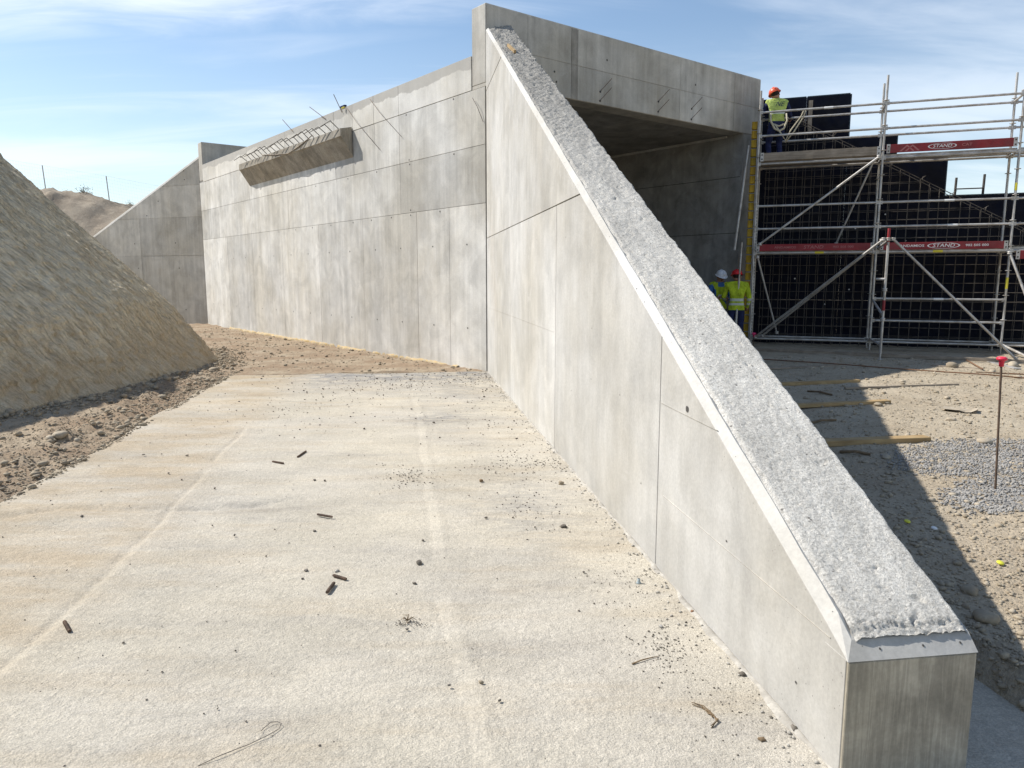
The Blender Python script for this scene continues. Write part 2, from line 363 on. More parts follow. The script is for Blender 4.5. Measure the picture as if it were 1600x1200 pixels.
M_HELW = pmat('white_helmet', (0.74, 0.75, 0.76), 0.35)
M_STRAP = pmat('beige_webbing', (0.50, 0.45, 0.33), 0.85)
M_PAPER = pmat('paper', (0.72, 0.72, 0.72), 0.8)
M_TWIG = stone_mat('dry_plant', (0.23, 0.165, 0.10), (0.15, 0.11, 0.07))
M_SHRUB = stone_mat('shrub_leaf', (0.12, 0.11, 0.065), (0.075, 0.08, 0.04))
M_WIRE = pmat('fence_wire', (0.45, 0.46, 0.47), 0.5, 0.6)

# ------------------------------------------------------------------ object helpers
ORG = {}
def thing(name, label, cat, loc, group=None):
    o = bpy.data.objects.new(name, None); C.objects.link(o); o.location = loc; o.empty_display_size = 0.2
    ORG[o.name] = V(loc); tag(o, label, cat, group); return o
def tag(o, label, cat, group=None):
    o['label'] = label; o['category'] = cat
    if group: o['group'] = group
def org(o): return ORG[o.name] if o is not None else V((0, 0, 0))
ROT = {}
def attach(o, parent):
    if parent is None: return
    o.parent = parent
    if parent.name in ROT: o.matrix_parent_inverse = ROT[parent.name].inverted() @ Matrix.Translation(org(parent))
def mobj(name, verts, faces, mat, parent=None, smooth=False, kind=None, at=None, mats=None, fm=None):
    """verts in world coordinates; the object's origin is the parent's, or `at` when it is top level"""
    a = V(at) if at is not None else (org(parent) if parent is not None else V((0, 0, 0)))
    vs_ = np.asarray(verts, float).reshape(-1, 3) - np.array(a)
    me = bpy.data.meshes.new(name)
    if isinstance(faces, np.ndarray) and faces.ndim == 2:
        nf, k = faces.shape
        me.vertices.add(len(vs_)); me.vertices.foreach_set('co', vs_.ravel())
        me.loops.add(nf * k); me.loops.foreach_set('vertex_index', faces.ravel().astype(np.int32))
        me.polygons.add(nf); me.polygons.foreach_set('loop_start', np.arange(0, nf * k, k, dtype=np.int32))
        me.update(calc_edges=True); me.validate()
    else:
        me.from_pydata([tuple(q) for q in vs_], [], [tuple(f) for f in faces])
    for mm in (mats or [mat]): me.materials.append(mm)
    if fm is not None: me.polygons.foreach_set('material_index', np.asarray(fm, np.int32))
    if smooth: me.polygons.foreach_set('use_smooth', np.ones(len(me.polygons), bool))
    me.update()
    o = bpy.data.objects.new(name, me); C.objects.link(o)
    if parent is not None:
        attach(o, parent); o.location = a - org(parent)
    else: o.location = a
    ORG[o.name] = a
    if kind: o['kind'] = kind
    return o

def fix_normals(o):
    bm = bmesh.new(); bm.from_mesh(o.data); bmesh.ops.recalc_face_normals(bm, faces=bm.faces); bm.to_mesh(o.data); bm.free()

def grid_faces(nu, nv):
    i = np.arange(nu - 1)[:, None]; j = np.arange(nv - 1)[None, :]
    a = i * nv + j
    return np.stack([a, a + 1, a + nv + 1, a + nv], -1).reshape(-1, 4)

def prism(name, fn, poly, w0, w1, mat, parent, smooth=False, bevel=0.0):
    """polygon (u, v) pushed from w0 to w1 in the frame fn(u, v, w)"""
    k = len(poly)
    vsx = [fn(u, v, w0) for u, v in poly] + [fn(u, v, w1) for u, v in poly]
    fs = [tuple(range(k)), tuple(range(2 * k - 1, k - 1, -1))] + [(i, (i + 1) % k, (i + 1) % k + k, i + k) for i in range(k)]
    o = mobj(name, vsx, fs, mat, parent)
    bm = bmesh.new(); bm.from_mesh(o.data)
    bmesh.ops.recalc_face_normals(bm, faces=bm.faces)
    if bevel: bmesh.ops.bevel(bm, geom=list(bm.edges), offset=bevel, segments=1, affect='EDGES')
    bm.to_mesh(o.data); bm.free(); return o

def clip(poly, a, b, c):
    """keep a*u + b*v <= c"""
    out = []
    for i in range(len(poly)):
        p, q = poly[i], poly[(i + 1) % len(poly)]
        dp = a * p[0] + b * p[1] - c; dq = a * q[0] + b * q[1] - c
        if dp <= 0: out.append(p)
        if dp * dq < 0:
            t = dp / (dp - dq); out.append((p[0] + (q[0] - p[0]) * t, p[1] + (q[1] - p[1]) * t))
    return out

CYL = {}
def unit_cyl(mat, n, sides_smooth=True):
    k = (mat.name, n)
    if k in CYL: return CYL[k]
    vsx = []; fs = []
    for z in (0, 1):
        for i in range(n):
            a = 2 * math.pi * i / n; vsx.append((math.cos(a), math.sin(a), z))
    fs = [(i, (i + 1) % n, (i + 1) % n + n, i + n) for i in range(n)] + [tuple(range(n - 1, -1, -1)), tuple(range(n, 2 * n))]
    me = bpy.data.meshes.new('tube'); me.from_pydata(vsx, [], fs); me.materials.append(mat)
    for f in me.polygons:
        if len(f.vertices) == 4: f.use_smooth = True
    CYL[k] = me; return me
def tube(name, a, b, r, mat, parent, n=12):
    a = V(a); b = V(b); d = b - a
    o = bpy.data.objects.new(name, unit_cyl(mat, n)); C.objects.link(o)
    q = d.to_track_quat('Z', 'Y')
    o.rotation_mode = 'QUATERNION'; o.rotation_quaternion = q; o.scale = (r, r, d.length)
    attach(o, parent)
    o.location = a - org(parent); ORG[o.name] = a
    return o

def sweep(pts, r, n=8, closed=False):
    """verts, faces of a tube along a polyline"""
    pts = [V(p) for p in pts]; vsx = []; fs = []
    rr = r if isinstance(r, (list, tuple)) else [r] * len(pts)
    prev = None
    for i, p in enumerate(pts):
        t = (pts[min(i + 1, len(pts) - 1)] - pts[max(i - 1, 0)]).normalized()
        if prev is None:
            s = t.cross(UP) if abs(t.z) < 0.95 else t.cross(V((1, 0, 0)))
        else: s = prev - t * prev.dot(t)
        s.normalize(); prev = s; u = s.cross(t)
        for k in range(n):
            a = 2 * math.pi * k / n; vsx.append(p + (s * math.cos(a) + u * math.sin(a)) * rr[i])
    for i in range(len(pts) - 1):
        for k in range(n):
            fs.append((i * n + k, i * n + (k + 1) % n, (i + 1) * n + (k + 1) % n, (i + 1) * n + k))
    fs.append(tuple(range(n - 1, -1, -1))); fs.append(tuple(range((len(pts) - 1) * n, len(pts) * n)))
    return vsx, fs
def path_tube(name, pts, r, mat, parent=None, n=8, at=None):
    v, f = sweep(pts, r, n); return mobj(name, v, f, mat, parent, smooth=True, at=at)

def obox(name, a, b, w, h, mat, parent=None, up=UP, at=None, bevel=0.0):
    """bar of width w (sideways) and height h (along up) from a to b, a/b on its axis"""
    a = V(a); b = V(b); d = (b - a); L = d.length; d.normalize(); s = d.cross(V(up)).normalized(); u = s.cross(d)
    ctr = (a + b) / 2
    rot = Matrix((d, s, u)).transposed()
    vsx = [V((x * L / 2, y * w / 2, z * h / 2)) for x in (-1, 1) for y in (-1, 1) for z in (-1, 1)]
    fs = [(0, 1, 3, 2), (4, 6, 7, 5), (0, 4, 5, 1), (2, 3, 7, 6), (0, 2, 6, 4), (1, 5, 7, 3)]
    me = bpy.data.meshes.new(name); me.from_pydata(vsx, [], fs); me.materials.append(mat)
    bm = bmesh.new(); bm.from_mesh(me); bmesh.ops.recalc_face_normals(bm, faces=bm.faces)
    if bevel: bmesh.ops.bevel(bm, geom=list(bm.edges), offset=bevel, segments=1, affect='EDGES')
    bm.to_mesh(me); bm.free()
    o = bpy.data.objects.new(name, me); C.objects.link(o)
    o.matrix_basis = Matrix.Translation(ctr - org(parent)) @ rot.to_4x4()
    attach(o, parent)
    ORG[o.name] = ctr; ROT[o.name] = Matrix.Translation(ctr) @ rot.to_4x4(); return o

def lathe(name, prof, base, mat, parent=None, n=20, at=None, axis=UP, smooth=True):
    q = UP.rotation_difference(V(axis)); vsx = []; fs = []
    for r, z in prof:
        for k in range(n):
            a = 2 * math.pi * k / n; vsx.append(V(base) + q @ V((r * math.cos(a), r * math.sin(a), z)))
    for i in range(len(prof) - 1):
        for k in range(n):
            fs.append((i * n + k, i * n + (k + 1) % n, (i + 1) * n + (k + 1) % n, (i + 1) * n + k))
    fs.append(tuple(range(n - 1, -1, -1))); fs.append(tuple(range((len(prof) - 1) * n, len(prof) * n)))
    return mobj(name, vsx, fs, mat, parent, smooth=smooth, at=at)

# rocks: perturbed icospheres joined by numpy
def _ico(sub):
    bm = bmesh.new(); bmesh.ops.create_icosphere(bm, subdivisions=sub, radius=1)
    v = np.array([q.co[:] for q in bm.verts]); f = np.array([[q.index for q in p.verts] for p in bm.faces]); bm.free(); return v, f
ICO1 = _ico(1); ICO2 = _ico(2)
def rock_verts(base, size, flat=0.65, rough=0.28):
    v = base.copy(); k = len(v)
    v *= (1 + rng.uniform(-rough, rough, (k, 1)))
    v *= rng.uniform(0.65, 1.25, 3) * np.array([1, 1, flat])
    a = rng.uniform(0, 6.28); c, s = math.cos(a), math.sin(a)
    return (v @ np.array([[c, s, 0], [-s, c, 0], [0, 0, 1]])) * size
def scatter(name, pts, sizes, mat, kind='stuff', parent=None, sink=0.25, flat=0.65, base=None):
    b = base or ICO1; VV = []; FF = []; k = len(b[0])
    for i, (p, s) in enumerate(zip(pts, sizes)):
        VV.append(rock_verts(b[0], s, flat) + np.array([p[0], p[1], p[2] + s * flat * (1 - 2 * sink) * 0.9])); FF.append(b[1] + i * k)
    return mobj(name, np.concatenate(VV), np.concatenate(FF), mat, parent, kind=kind)

def text_mesh(name, body, size, mat, origin, xdir, ydir, parent, depth=0.0015, shear=0.0, bold=0.0, sx=1.0):
    cu = bpy.data.curves.new(name, 'FONT'); cu.body = body; cu.size = size; cu.extrude = depth; cu.shear = shear; cu.offset = bold
    cu.align_x = 'CENTER'; cu.align_y = 'CENTER'; cu.resolution_u = 2
    tmp = bpy.data.objects.new('tmp_text', cu); C.objects.link(tmp)
    dg = bpy.context.evaluated_depsgraph_get(); me = bpy.data.meshes.new_from_object(tmp.evaluated_get(dg))
    bpy.data.objects.remove(tmp); bpy.data.curves.remove(cu)
    xd = V(xdir).normalized(); yd = V(ydir).normalized(); zd = xd.cross(yd)
    vs_ = [V(origin) + xd * q.co.x * sx + yd * q.co.y + zd * q.co.z for q in me.vertices]
    fs = [tuple(p.vertices) for p in me.polygons]; bpy.data.meshes.remove(me)
    return mobj(name, vs_, fs, mat, parent)

def plate_holes(name, fn, pts, r, w, mat, parent, n=10):
    """many small tie holes of one wall joined as one part: flat dark discs, the shade inside each hole put into the colour"""
    vsx = []; fs = []
    for (u, v) in pts:
        b = len(vsx)
        for k in range(n):
            a = 2 * math.pi * k / n; vsx.append(fn(u + r * math.cos(a), v + r * math.sin(a), w))
        for k in range(n):
            a = 2 * math.pi * k / n; vsx.append(fn(u + r * 0.5 * math.cos(a), v + r * 0.5 * math.sin(a), w - 0.008 if False else w))
        fs += [(b + k, b + (k + 1) % n, b + n + (k + 1) % n, b + n + k) for k in range(n)]
        fs.append(tuple(b + n + k for k in range(n)))
    return mobj(name, vsx, fs, mat, parent, kind='stuff')

# ================================================================== SETTING
# ---- ground: a coarse sheet to the horizon and a fine one over the building site
def sheet(name, xs, ys, hfun, mat):
    X, Y = np.meshgrid(xs, ys, indexing='ij'); Z = hfun(X, Y)
    vsx = np.stack([X, Y, Z], -1).reshape(-1, 3)
    f = grid_faces(len(xs), len(ys))[:, ::-1]
    return mobj(name, vsx, f, mat, smooth=True, kind='structure')

g = np.concatenate([-np.geomspace(3000, 20, 26), np.linspace(-18, 18, 7), np.geomspace(20, 3000, 26)])
sheet('plain', g, g + 10, lambda x, y: -0.6 + 0 * x, M_DIRT)

BXn = np.array(BX); P0n = np.array(P0)
def wing_coords(X, Y):
    dx, dy = X - P0.x, Y - P0.y
    return dx * BX.x + dy * BX.y, dx * BI.x + dy * BI.y     # s, o
def site_height(X, Y):
    s, o = wing_coords(X, Y)
    dx, dy = X - P0.x, Y - P0.y
    c = dx * CX.x + dy * CX.y; t = dx * AX.x + dy * AX.y
    right = np.clip((np.where(s < 0.2, o, c * 1.0) - 0.25) / 0.25, 0, 1)
    right = np.where((s > 0.2) & (t > 0), np.clip((c - 0.15) / 0.2, 0, 1), right)
    n = fbm(X * 0.5, Y * 0.5, 3, 4) * 0.07 + fbm(X * 2.3, Y * 2.3, 9, 4, 0.55) * 0.034
    fine = fbm(X * 9, Y * 9, 21, 3, 0.6) * 0.022
    z = GR * right + (n + fine) * (0.55 + 0.45 * (1 - right)) - 0.02 * (1 - right)
    # lumps along the left of the slab and at the mound foot
    lump = np.exp(-((o + 5.25) / 0.55) ** 2) * (s < 0.6)
    z += lump * (0.0 + 0.13 * np.abs(fbm(X * 4.2, Y * 4.2, 40, 4, 0.65)))
    # keep clear below the slab
    inslab = (o > -4.52) & (o < 0.6) & (s < 0.02)
    z = np.where(inslab, -0.12, z)
    near = np.clip(1 - np.abs(o + 4.6) / 0.35, 0, 1) * (s < 0.1)
    z = np.where(~inslab, z - near * (0.02 + np.maximum(z, 0) * 0.5), z)
    # footing edge right of the tip: the soil stops short of it
    ex = np.clip((1.05 - o) / 0.1, 0, 1) * np.clip((-9.95 - s) / 0.25, 0, 1) * (o > 0.3)
    z = np.where((o > 0.3) & (s < 0.1), z * (1 - ex) - 0.10 * ex, z)
    edge = np.minimum(np.minimum(X + 13, 15 - X), np.minimum(Y - 0.6, 31 - Y))
    return np.where(edge < 0.3, -0.7, z)
GX, GY = np.arange(-13, 15.01, 0.065), np.arange(0.6, 31.01, 0.065)
dg_ = sheet('dirt_ground', GX, GY, site_height, M_DIRT)
_X, _Y = np.meshgrid(GX, GY, indexing='ij'); _s, _o = wing_coords(_X, _Y)
_c = (_X - P0.x) * CX.x + (_Y - P0.y) * CX.y
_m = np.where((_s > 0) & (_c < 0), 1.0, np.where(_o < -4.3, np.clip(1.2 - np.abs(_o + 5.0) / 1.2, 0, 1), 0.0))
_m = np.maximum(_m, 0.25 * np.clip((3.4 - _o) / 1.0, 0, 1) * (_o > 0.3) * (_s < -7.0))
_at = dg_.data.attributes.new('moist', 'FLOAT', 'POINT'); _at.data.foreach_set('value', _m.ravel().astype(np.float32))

def z_right(p):
    return float(site_height(np.array([p[0]]), np.array([p[1]]))[0])
def put(x, y, lift=0.0):
    """a point on the dirt right of the wing wall, seen at photo position x, y"""
    p = on_ground(x, y, GR); p.z = z_right(p) + lift; return p

# ---- concrete slab (footing of the wing wall)
def make_slab():
    ss = np.arange(-13.2, 0.0001, 0.024); oo = np.arange(-4.5, 0.05, 0.024)
    S, O = np.meshgrid(ss, oo, indexing='ij')
    Z = fbm(S * 1.1, O * 1.1, 60, 4) * 0.014 + fbm(S * 7, O * 4, 61, 3) * 0.005
    ramp_ = np.clip((-0.35 - O) / 0.3, 0, 1); Z = Z * (0.3 + 0.7 * ramp_)
    rid = [(650, 615), (668, 740), (690, 900), (740, 1100), (765, 1200)]
    rs = []
    for x, y in rid:
        p = on_ground(x, y) - P0; rs.append((p.dot(BX), p.dot(BI)))
    rs.sort(); oc = np.interp(S, [q[0] for q in rs], [q[1] for q in rs]) + fbm(S * 1.5, S * 0, 5, 2) * 0.03
    d = O - oc
    band = (np.abs(d) < 0.036) & (S < -0.8)
    brk = np.clip((vnoise(S * 1.3, S * 0 + 3, 71) + 0.36) / 0.12, 0, 1)
    tro = np.where(band, brk, 0.0)
    Z = Z + np.exp(-((d - 0.045) / 0.016) ** 2) * 0.005 * brk - np.exp(-((d + 0.045) / 0.018) ** 2) * 0.0035 * brk
    l2 = [(400, 650), (262, 805), (190, 870), (20, 1040), (-120, 1180)]
    r2 = []
    for x, y in l2:
        p = on_ground(x, y) - P0; r2.append((p.dot(BX), p.dot(BI)))
    r2.sort(); oc2 = np.interp(S, [q[0] for q in r2], [q[1] for q in r2]) + fbm(S * 1.2, S * 0, 8, 2) * 0.04
    d2 = O - oc2; b2 = (vnoise(S * 1.1, S * 0 + 7, 77) > -0.28) & (S < -1.2)
    Z = Z + b2 * (np.clip(d2 / 0.03, 0, 1) * 0.006 * np.exp(-np.clip(d2, 0, 9) / 0.25) - np.exp(-((d2 + 0.014) / 0.016) ** 2) * 0.009)
    tro = np.maximum(tro, np.where((d2 > 0.01) & (d2 < 0.07) & b2, 0.5, 0))
    # ragged rut across
    rut = np.exp(-((S + 7.35 - 0.06 * O + fbm(S * 0 + 2, O * 1.5, 14, 3) * 0.25) / 0.07) ** 2) * np.clip((-2.0 - O) / 0.5, 0, 1)
    Z = Z - rut * 0.02 * (1 + fbm(S * 12, O * 9, 90, 3))
    spill = np.exp(-((S + 0.35) / 0.9) ** 2) * np.clip((O + 3.6) / 0.8, 0, 1) + 0.65 * np.exp(-((S + 4.4) / 0.35) ** 2 - ((O + 1.05) / 0.5) ** 2)
    spill += 0.5 * np.exp(-((S + 2.2) / 1.7) ** 2 - ((O + 0.7) / 0.8) ** 2) + 0.45 * np.exp(-((S + 7.9) / 1.0) ** 2 - ((O + 0.55) / 0.45) ** 2)
    spill += 0.35 * np.exp(-((S + 1.7) / 0.5) ** 2 - ((O + 2.6) / 0.7) ** 2)
    # irregular outer edge on the left
    O2 = O - np.clip(1 - (O + 4.5) / 0.05, 0, 1) * (0.01 + fbm(S * 3, S * 0, 33, 4) * 0.05)
    pts = P0n + S[..., None] * BXn + O2[..., None] * np.array(BI); pts[..., 2] = Z
    top = pts.reshape(-1, 3); f = grid_faces(len(ss), len(oo))[:, ::-1]
    o = mobj('concrete_slab', top, f, M_SLAB, smooth=True, kind='structure')
    dusty = np.clip(0.55 - d2 / 0.5, 0, 1) * 0.8 + 0.25 * np.clip((S + 2.5) / 2, 0, 1)
    for nm, arr in (('dusty', dusty), ('trowelled', tro), ('spill', np.clip(spill, 0, 1))):
        at_ = o.data.attributes.new(nm, 'FLOAT', 'POINT'); at_.data.foreach_set('value', arr.ravel().astype(np.float32))
    # its body below and the edge that shows right of the wing wall tip
    b = prism('slab_body', lambda u, v, w: fB(u, w, v), [(-13.2, -4.49), (-0.004, -4.49), (-0.004, 1.02), (-13.2, 1.02)], -0.5, -0.03, M_SLAB, o)
    return o
slab = make_slab()

# ---- embankment of cut earth on the left (a cone, steep on the shaded side)
MCX, MCY, MR = -13.0, 13.0, 7.15
MT0 = math.radians(-12)
def make_mound():
    cx, cy, R = MCX, MCY, MR
    # position along the foot: a straight bank towards the camera, then a rounded far end
    th = np.concatenate([np.linspace(-26, -8.2, 26)[:-1], np.linspace(-8.2, 6.2, 620), np.linspace(6.2, 21, 40)[1:]]) / R
    hh = np.concatenate([np.linspace(-0.25, 5.2, 330), np.linspace(5.2, 7.0, 12)[1:]])
    T, Hh = np.meshgrid(th, hh, indexing='ij')
    arc = T * R
    sl = Hh * 1.39
    wv = 0.16 * fbm(arc * 0.8, arc * 0, 140, 3)
    hk = np.clip(1.2 + wv * 2.5, 0.6, 1.9)
    n1 = fbm(arc * 0.4, sl * 0.3, 100, 4) * 0.16
    # rakes of the excavator bucket running slantwise down the face
    ca, sa = math.cos(math.radians(-13)), math.sin(math.radians(-13))
    a2, s2 = arc * ca - sl * sa, arc * sa + sl * ca
    n2 = -np.abs(fbm(a2 * 3.0, s2 * 0.6, 101, 4, 0.6)) * 0.06 - np.abs(fbm(a2 * 11, s2 * 1.7, 105, 4, 0.7)) * 0.075 + 0.05
    n3 = fbm(arc * 7, sl * 7, 111, 4, 0.7) * 0.035 + np.minimum(fbm(arc * 1.6, sl * 1.2, 116, 4, 0.6), 0.05) * 0.06
    foot = np.clip(1 - Hh / 0.9, 0, 1)
    n4 = np.abs(fbm(arc * 2.2, sl * 2.2, 120, 4, 0.6)) * 0.16 * foot
    low = np.minimum(Hh, hk); up = np.clip(Hh - hk, 0, None) - np.maximum(Hh - 3.9, 0); up3 = np.maximum(Hh - 3.9, 0)
    r = R - low / math.tan(math.radians(56)) - up / math.tan(math.radians(46.0)) - up3 / math.tan(math.radians(52.0)) + (n1 + n2 + n3) * np.clip((Hh + 0.4) / 0.9, 0.5, 1) + n4
    Td = np.maximum(T, MT0); ex = np.minimum(T - MT0, 0) * R
    cxx = cx + ex * -math.sin(MT0); cyy = cy + ex * math.cos(MT0)
    X = cxx + r * np.cos(Td); Y = cyy + r * np.sin(Td)
    Z = Hh + 0.25 * fbm(arc * 0.5, sl * 0 + 3, 130, 3) * np.clip(Hh / 5, 0, 1)
    pts = np.stack([X, Y, Z], -1)
    n = len(th); m = len(hh)
    verts = np.concatenate([pts.reshape(-1, 3), [[cx - 6, cy - 6, 7.1]]])
    f = [tuple(q) for q in grid_faces(n, m)[:, ::-1]]
    f += [(i * m + m - 1, n * m, (i + 1) * m + m - 1) for i in range(n - 1)]
    me_f = np.array(grid_faces(n, m)[:, ::-1])
    o = mobj('earth_embankment', verts, f, M_MOUND, smooth=True, kind='structure')
    at_ = o.data.attributes.new('slope_uv', 'FLOAT_VECTOR', 'POINT')
    uv = np.concatenate([np.stack([arc, sl, 0 * sl], -1).reshape(-1, 3), [[0, 10, 0]]])
    at_.data.foreach_set('vector', uv.ravel().astype(np.float32))
    fix_normals(o)
    return o
mound = make_mound()

# ---- hill far behind, with a wire fence along its crest
HX = lambda x: 8.2 - 0.185 * (x + 36.0)
def hill_h(X, Y):
    crest = HX(X) + fbm(X * 0.5, Y * 0.2, 202, 3) * 0.5
    up = np.clip((Y - 38) / 14, 0, 1); up = up * up * (3 - 2 * up)
    z = -0.8 + (crest + 0.8) * up + (np.abs(fbm(X * 0.8, Y * 0.8, 203, 5, 0.65)) * 1.1 + fbm(X * 2.2, Y * 1.4, 209, 3, 0.7) * 0.12) * up * (1 - up * 0.6)
    back = np.clip((Y - 53) / 25, 0, 1)
    ex = np.clip(np.minimum(X + 75, 2 - X) / 10, 0, 1)
    return -0.8 + (z - back * 4 + 0.8) * ex
sheet('hill', np.arange(-75, 2.1, 0.28), np.arange(37, 80, 0.28), hill_h, M_FAR)

# ================================================================== UNDERPASS
LEN, WID, HSOF, HROOF, HTOP, TH = 17.05, 8.02, 5.0, 5.52, 6.29, 0.55
up_ = thing('underpass', 'long grey concrete underpass box with a tall portal front and a panelled side wall', 'underpass', P0)
fAw = lambda s, z, w: fA(s, z, w)                  # w outwards
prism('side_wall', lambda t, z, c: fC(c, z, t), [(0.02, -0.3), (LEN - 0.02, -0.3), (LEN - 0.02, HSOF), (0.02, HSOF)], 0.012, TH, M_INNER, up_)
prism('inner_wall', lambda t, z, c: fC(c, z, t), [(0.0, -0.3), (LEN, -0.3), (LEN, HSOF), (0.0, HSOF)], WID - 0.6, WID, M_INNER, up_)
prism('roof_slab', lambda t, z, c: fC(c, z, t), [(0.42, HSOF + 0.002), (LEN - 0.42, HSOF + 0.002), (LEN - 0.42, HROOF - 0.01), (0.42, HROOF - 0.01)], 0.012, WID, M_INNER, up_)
prism('headwall', fC, [(0.0, HSOF), (WID, HSOF), (WID, HTOP), (0.0, HTOP)], 0.002, 0.418, M_HEAD, up_, bevel=0.012)
prism('rear_headwall', fC, [(0.0, HSOF), (WID, HSOF), (WID, HTOP), (0.0, HTOP)], LEN - 0.418, LEN, M_HEAD, up_, bevel=0.012)
# panel joints of the tunnel's inner wall: raised thin seams
for zz in (1.35, 2.72, 4.02):
    prism('formwork_seam', lambda t, z, c: fC(c, z, t), [(0.05, zz), (LEN, zz), (LEN, zz + 0.012), (0.05, zz + 0.012)], WID - 0.606, WID - 0.598, M_HOLE, up_)
prism('fillet_strip', lambda t, z, c: fC(c, z, t), [(0.45, HSOF - 0.05), (LEN - 0.5, HSOF - 0.05), (LEN - 0.5, HSOF - 0.001), (0.45, HSOF - 0.001)], WID - 0.65, WID - 0.6, M_WALL, up_)

def rect_panels(name, fn, rows, w0, w1, mat, parent, gap=0.0045, clipper=None, bevel=0.002):
    for (z0, z1, us) in rows:
        for a, b in zip(us[:-1], us[1:]):
            po = [(a + gap, z0 + gap), (b - gap, z0 + gap), (b - gap, z1 - gap), (a + gap, z1 - gap)]
            if clipper: po = clip(po, *clipper)
            if len(po) < 3: continue
            j = random.uniform(-0.0015, 0.0015)
            prism(name, fn, po, w0, w1 + j, mat, parent, bevel=bevel)
A_rows = [(-0.2, 2.98, [0.02, 1.19, 2.37, 4.74, 7.15, 9.6, 12.0, 14.4, 16.87, LEN]),
          (2.98, 3.98, [0.02, 3.0, 6.0, 9.05, 12.03, 15.1, 16.2, LEN]),
          (3.98, 4.94, [0.02, 3.0, 4.05, 5.07, 6.04, 9.1, 12.05, 15.1, 16.2, LEN]),
          (4.94, HROOF, [0.42, 3.0, 4.07, 5.07, 6.04, 9.1, 12.1, 15.2, 16.2, LEN - 0.42])]
rect_panels('wall_panel', fAw, A_rows[:3], -0.011, 0.006, M_WALL, up_, gap=0.0036)
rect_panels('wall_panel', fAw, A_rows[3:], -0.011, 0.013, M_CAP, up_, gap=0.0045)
prism('side_wall_head', fC, [(0.002, 4.945), (TH, 4.945), (TH, HSOF - 0.001), (0.002, HSOF - 0.001)], 0.004, 0.416, M_HEAD, up_)
holes = []
for a, b in zip(A_rows[0][2][:-1], A_rows[0][2][1:]):
    if b - a < 0.8: continue
    for z in (0.75, 2.28):
        for q in ((0.28, 0.75) if b - a > 1.5 else (0.5,)): holes.append((a + (b - a) * q, z))
for z, us in ((2.93, (1.5, 2.6, 3.4, 4.3, 5.2, 6.4, 7.5, 8.6, 9.8)), (3.93, (1.0, 2.6, 4.0, 5.4, 7.2)), (4.02, (2.62,)), (3.03, (2.6,)), (4.9, (1.0, 2.7))):
    holes += [(u, z) for u in us]
plate_holes('tie_hole', fAw, holes, 0.017, 0.009, M_HOLE, up_)

fCw = lambda c, z, w: fC(c, z, -w)
C_rows = [(HSOF + 0.004, 5.62, [0.02, 0.92, 1.97, 2.13, 5.1, 7.0, WID - 0.02]), (5.62, HTOP - 0.03, [0.02, 0.92, 1.97, 2.13, 5.1, 7.0, WID - 0.02])]
M_STRIP = concrete('concrete_dark_strip', (0.43, 0.41, 0.375), 0.5, 0.25, 0.2)
for row in C_rows:
    for a, b in zip(row[2][:-1], row[2][1:]):
        rect_panels('front_panel', fCw, [(row[0], row[1], [a, b])], 0.0, 0.008, M_STRIP if 1.9 < a < 2.1 else M_HEAD, up_, gap=0.003)
plate_holes('front_tie_hole', fCw, [(1.62, 5.05), (1.55, 5.42), (1.6, 5.25), (5.6, 5.8), (2.9, 5.85)], 0.02, 0.0115, M_HOLE, up_)
# bars left sticking out of the front
for c, z in ((2.73, 5.27), (2.73, 5.10), (4.42, 5.32), (4.42, 5.12), (5.50, 5.32), (5.50, 5.10)):
    z += 0.06
    p = fC(c, z - 0.09, -0.0); tube('starter_bar', p, p - AX * 0.16 + UP * 0.24 + CX * 0.16, 0.0055, M_REB, up_, 8)
    lathe('bar_sleeve', [(0.022, 0), (0.018, 0.012)], fC(c, z - 0.09, -0.007), M_HOLE, up_, 10, axis=-AX)

# corbel on the side wall, with bent bars along its top
cb0, cb1 = 5.09, 11.95
prof = [(0.0, 4.37), (0.275, 4.79), (0.30, 4.80), (0.30, 4.97), (0.02, 5.03)]
corb = prism('corbel', lambda o, z, s: fA(s, z, o + 0.007), prof, cb0, cb1, M_CORB, up_, bevel=0.004)
k = 0; s = cb0 + 0.22
while s < cb1 - 0.3:
    b = fA(s, 4.96, 0.20)
    hgt = 0.19 + random.uniform(-0.025, 0.03); outw = 0.20 + random.uniform(-0.03, 0.03)
    p1 = b + UP * hgt + AO * outw + AX * 0.03
    p2 = p1 + AX * (0.36 + random.uniform(-0.05, 0.08)) - UP * (0.075 + random.uniform(-0.02, 0.02)) + AO * 0.05
    mid = [p1 - UP * 0.02 - AO * 0.022, p1 + AX * 0.006, p1 + AX * 0.03 - UP * 0.003]
    path_tube('bent_bar', [b - UP * 0.05 - AO * 0.03, b] + mid + [p2], 0.009, M_REBD, corb, 6)
    s += 0.325 + random.uniform(-0.03, 0.03)
path_tube('loose_wire', [fA(6.6, 5.03, 0.315), fA(7.3, 4.90, 0.318), fA(8.1, 4.80, 0.322), fA(9.0, 4.88, 0.319), fA(10.0, 5.0, 0.315)], 0.011, M_WOODG, corb, 6)
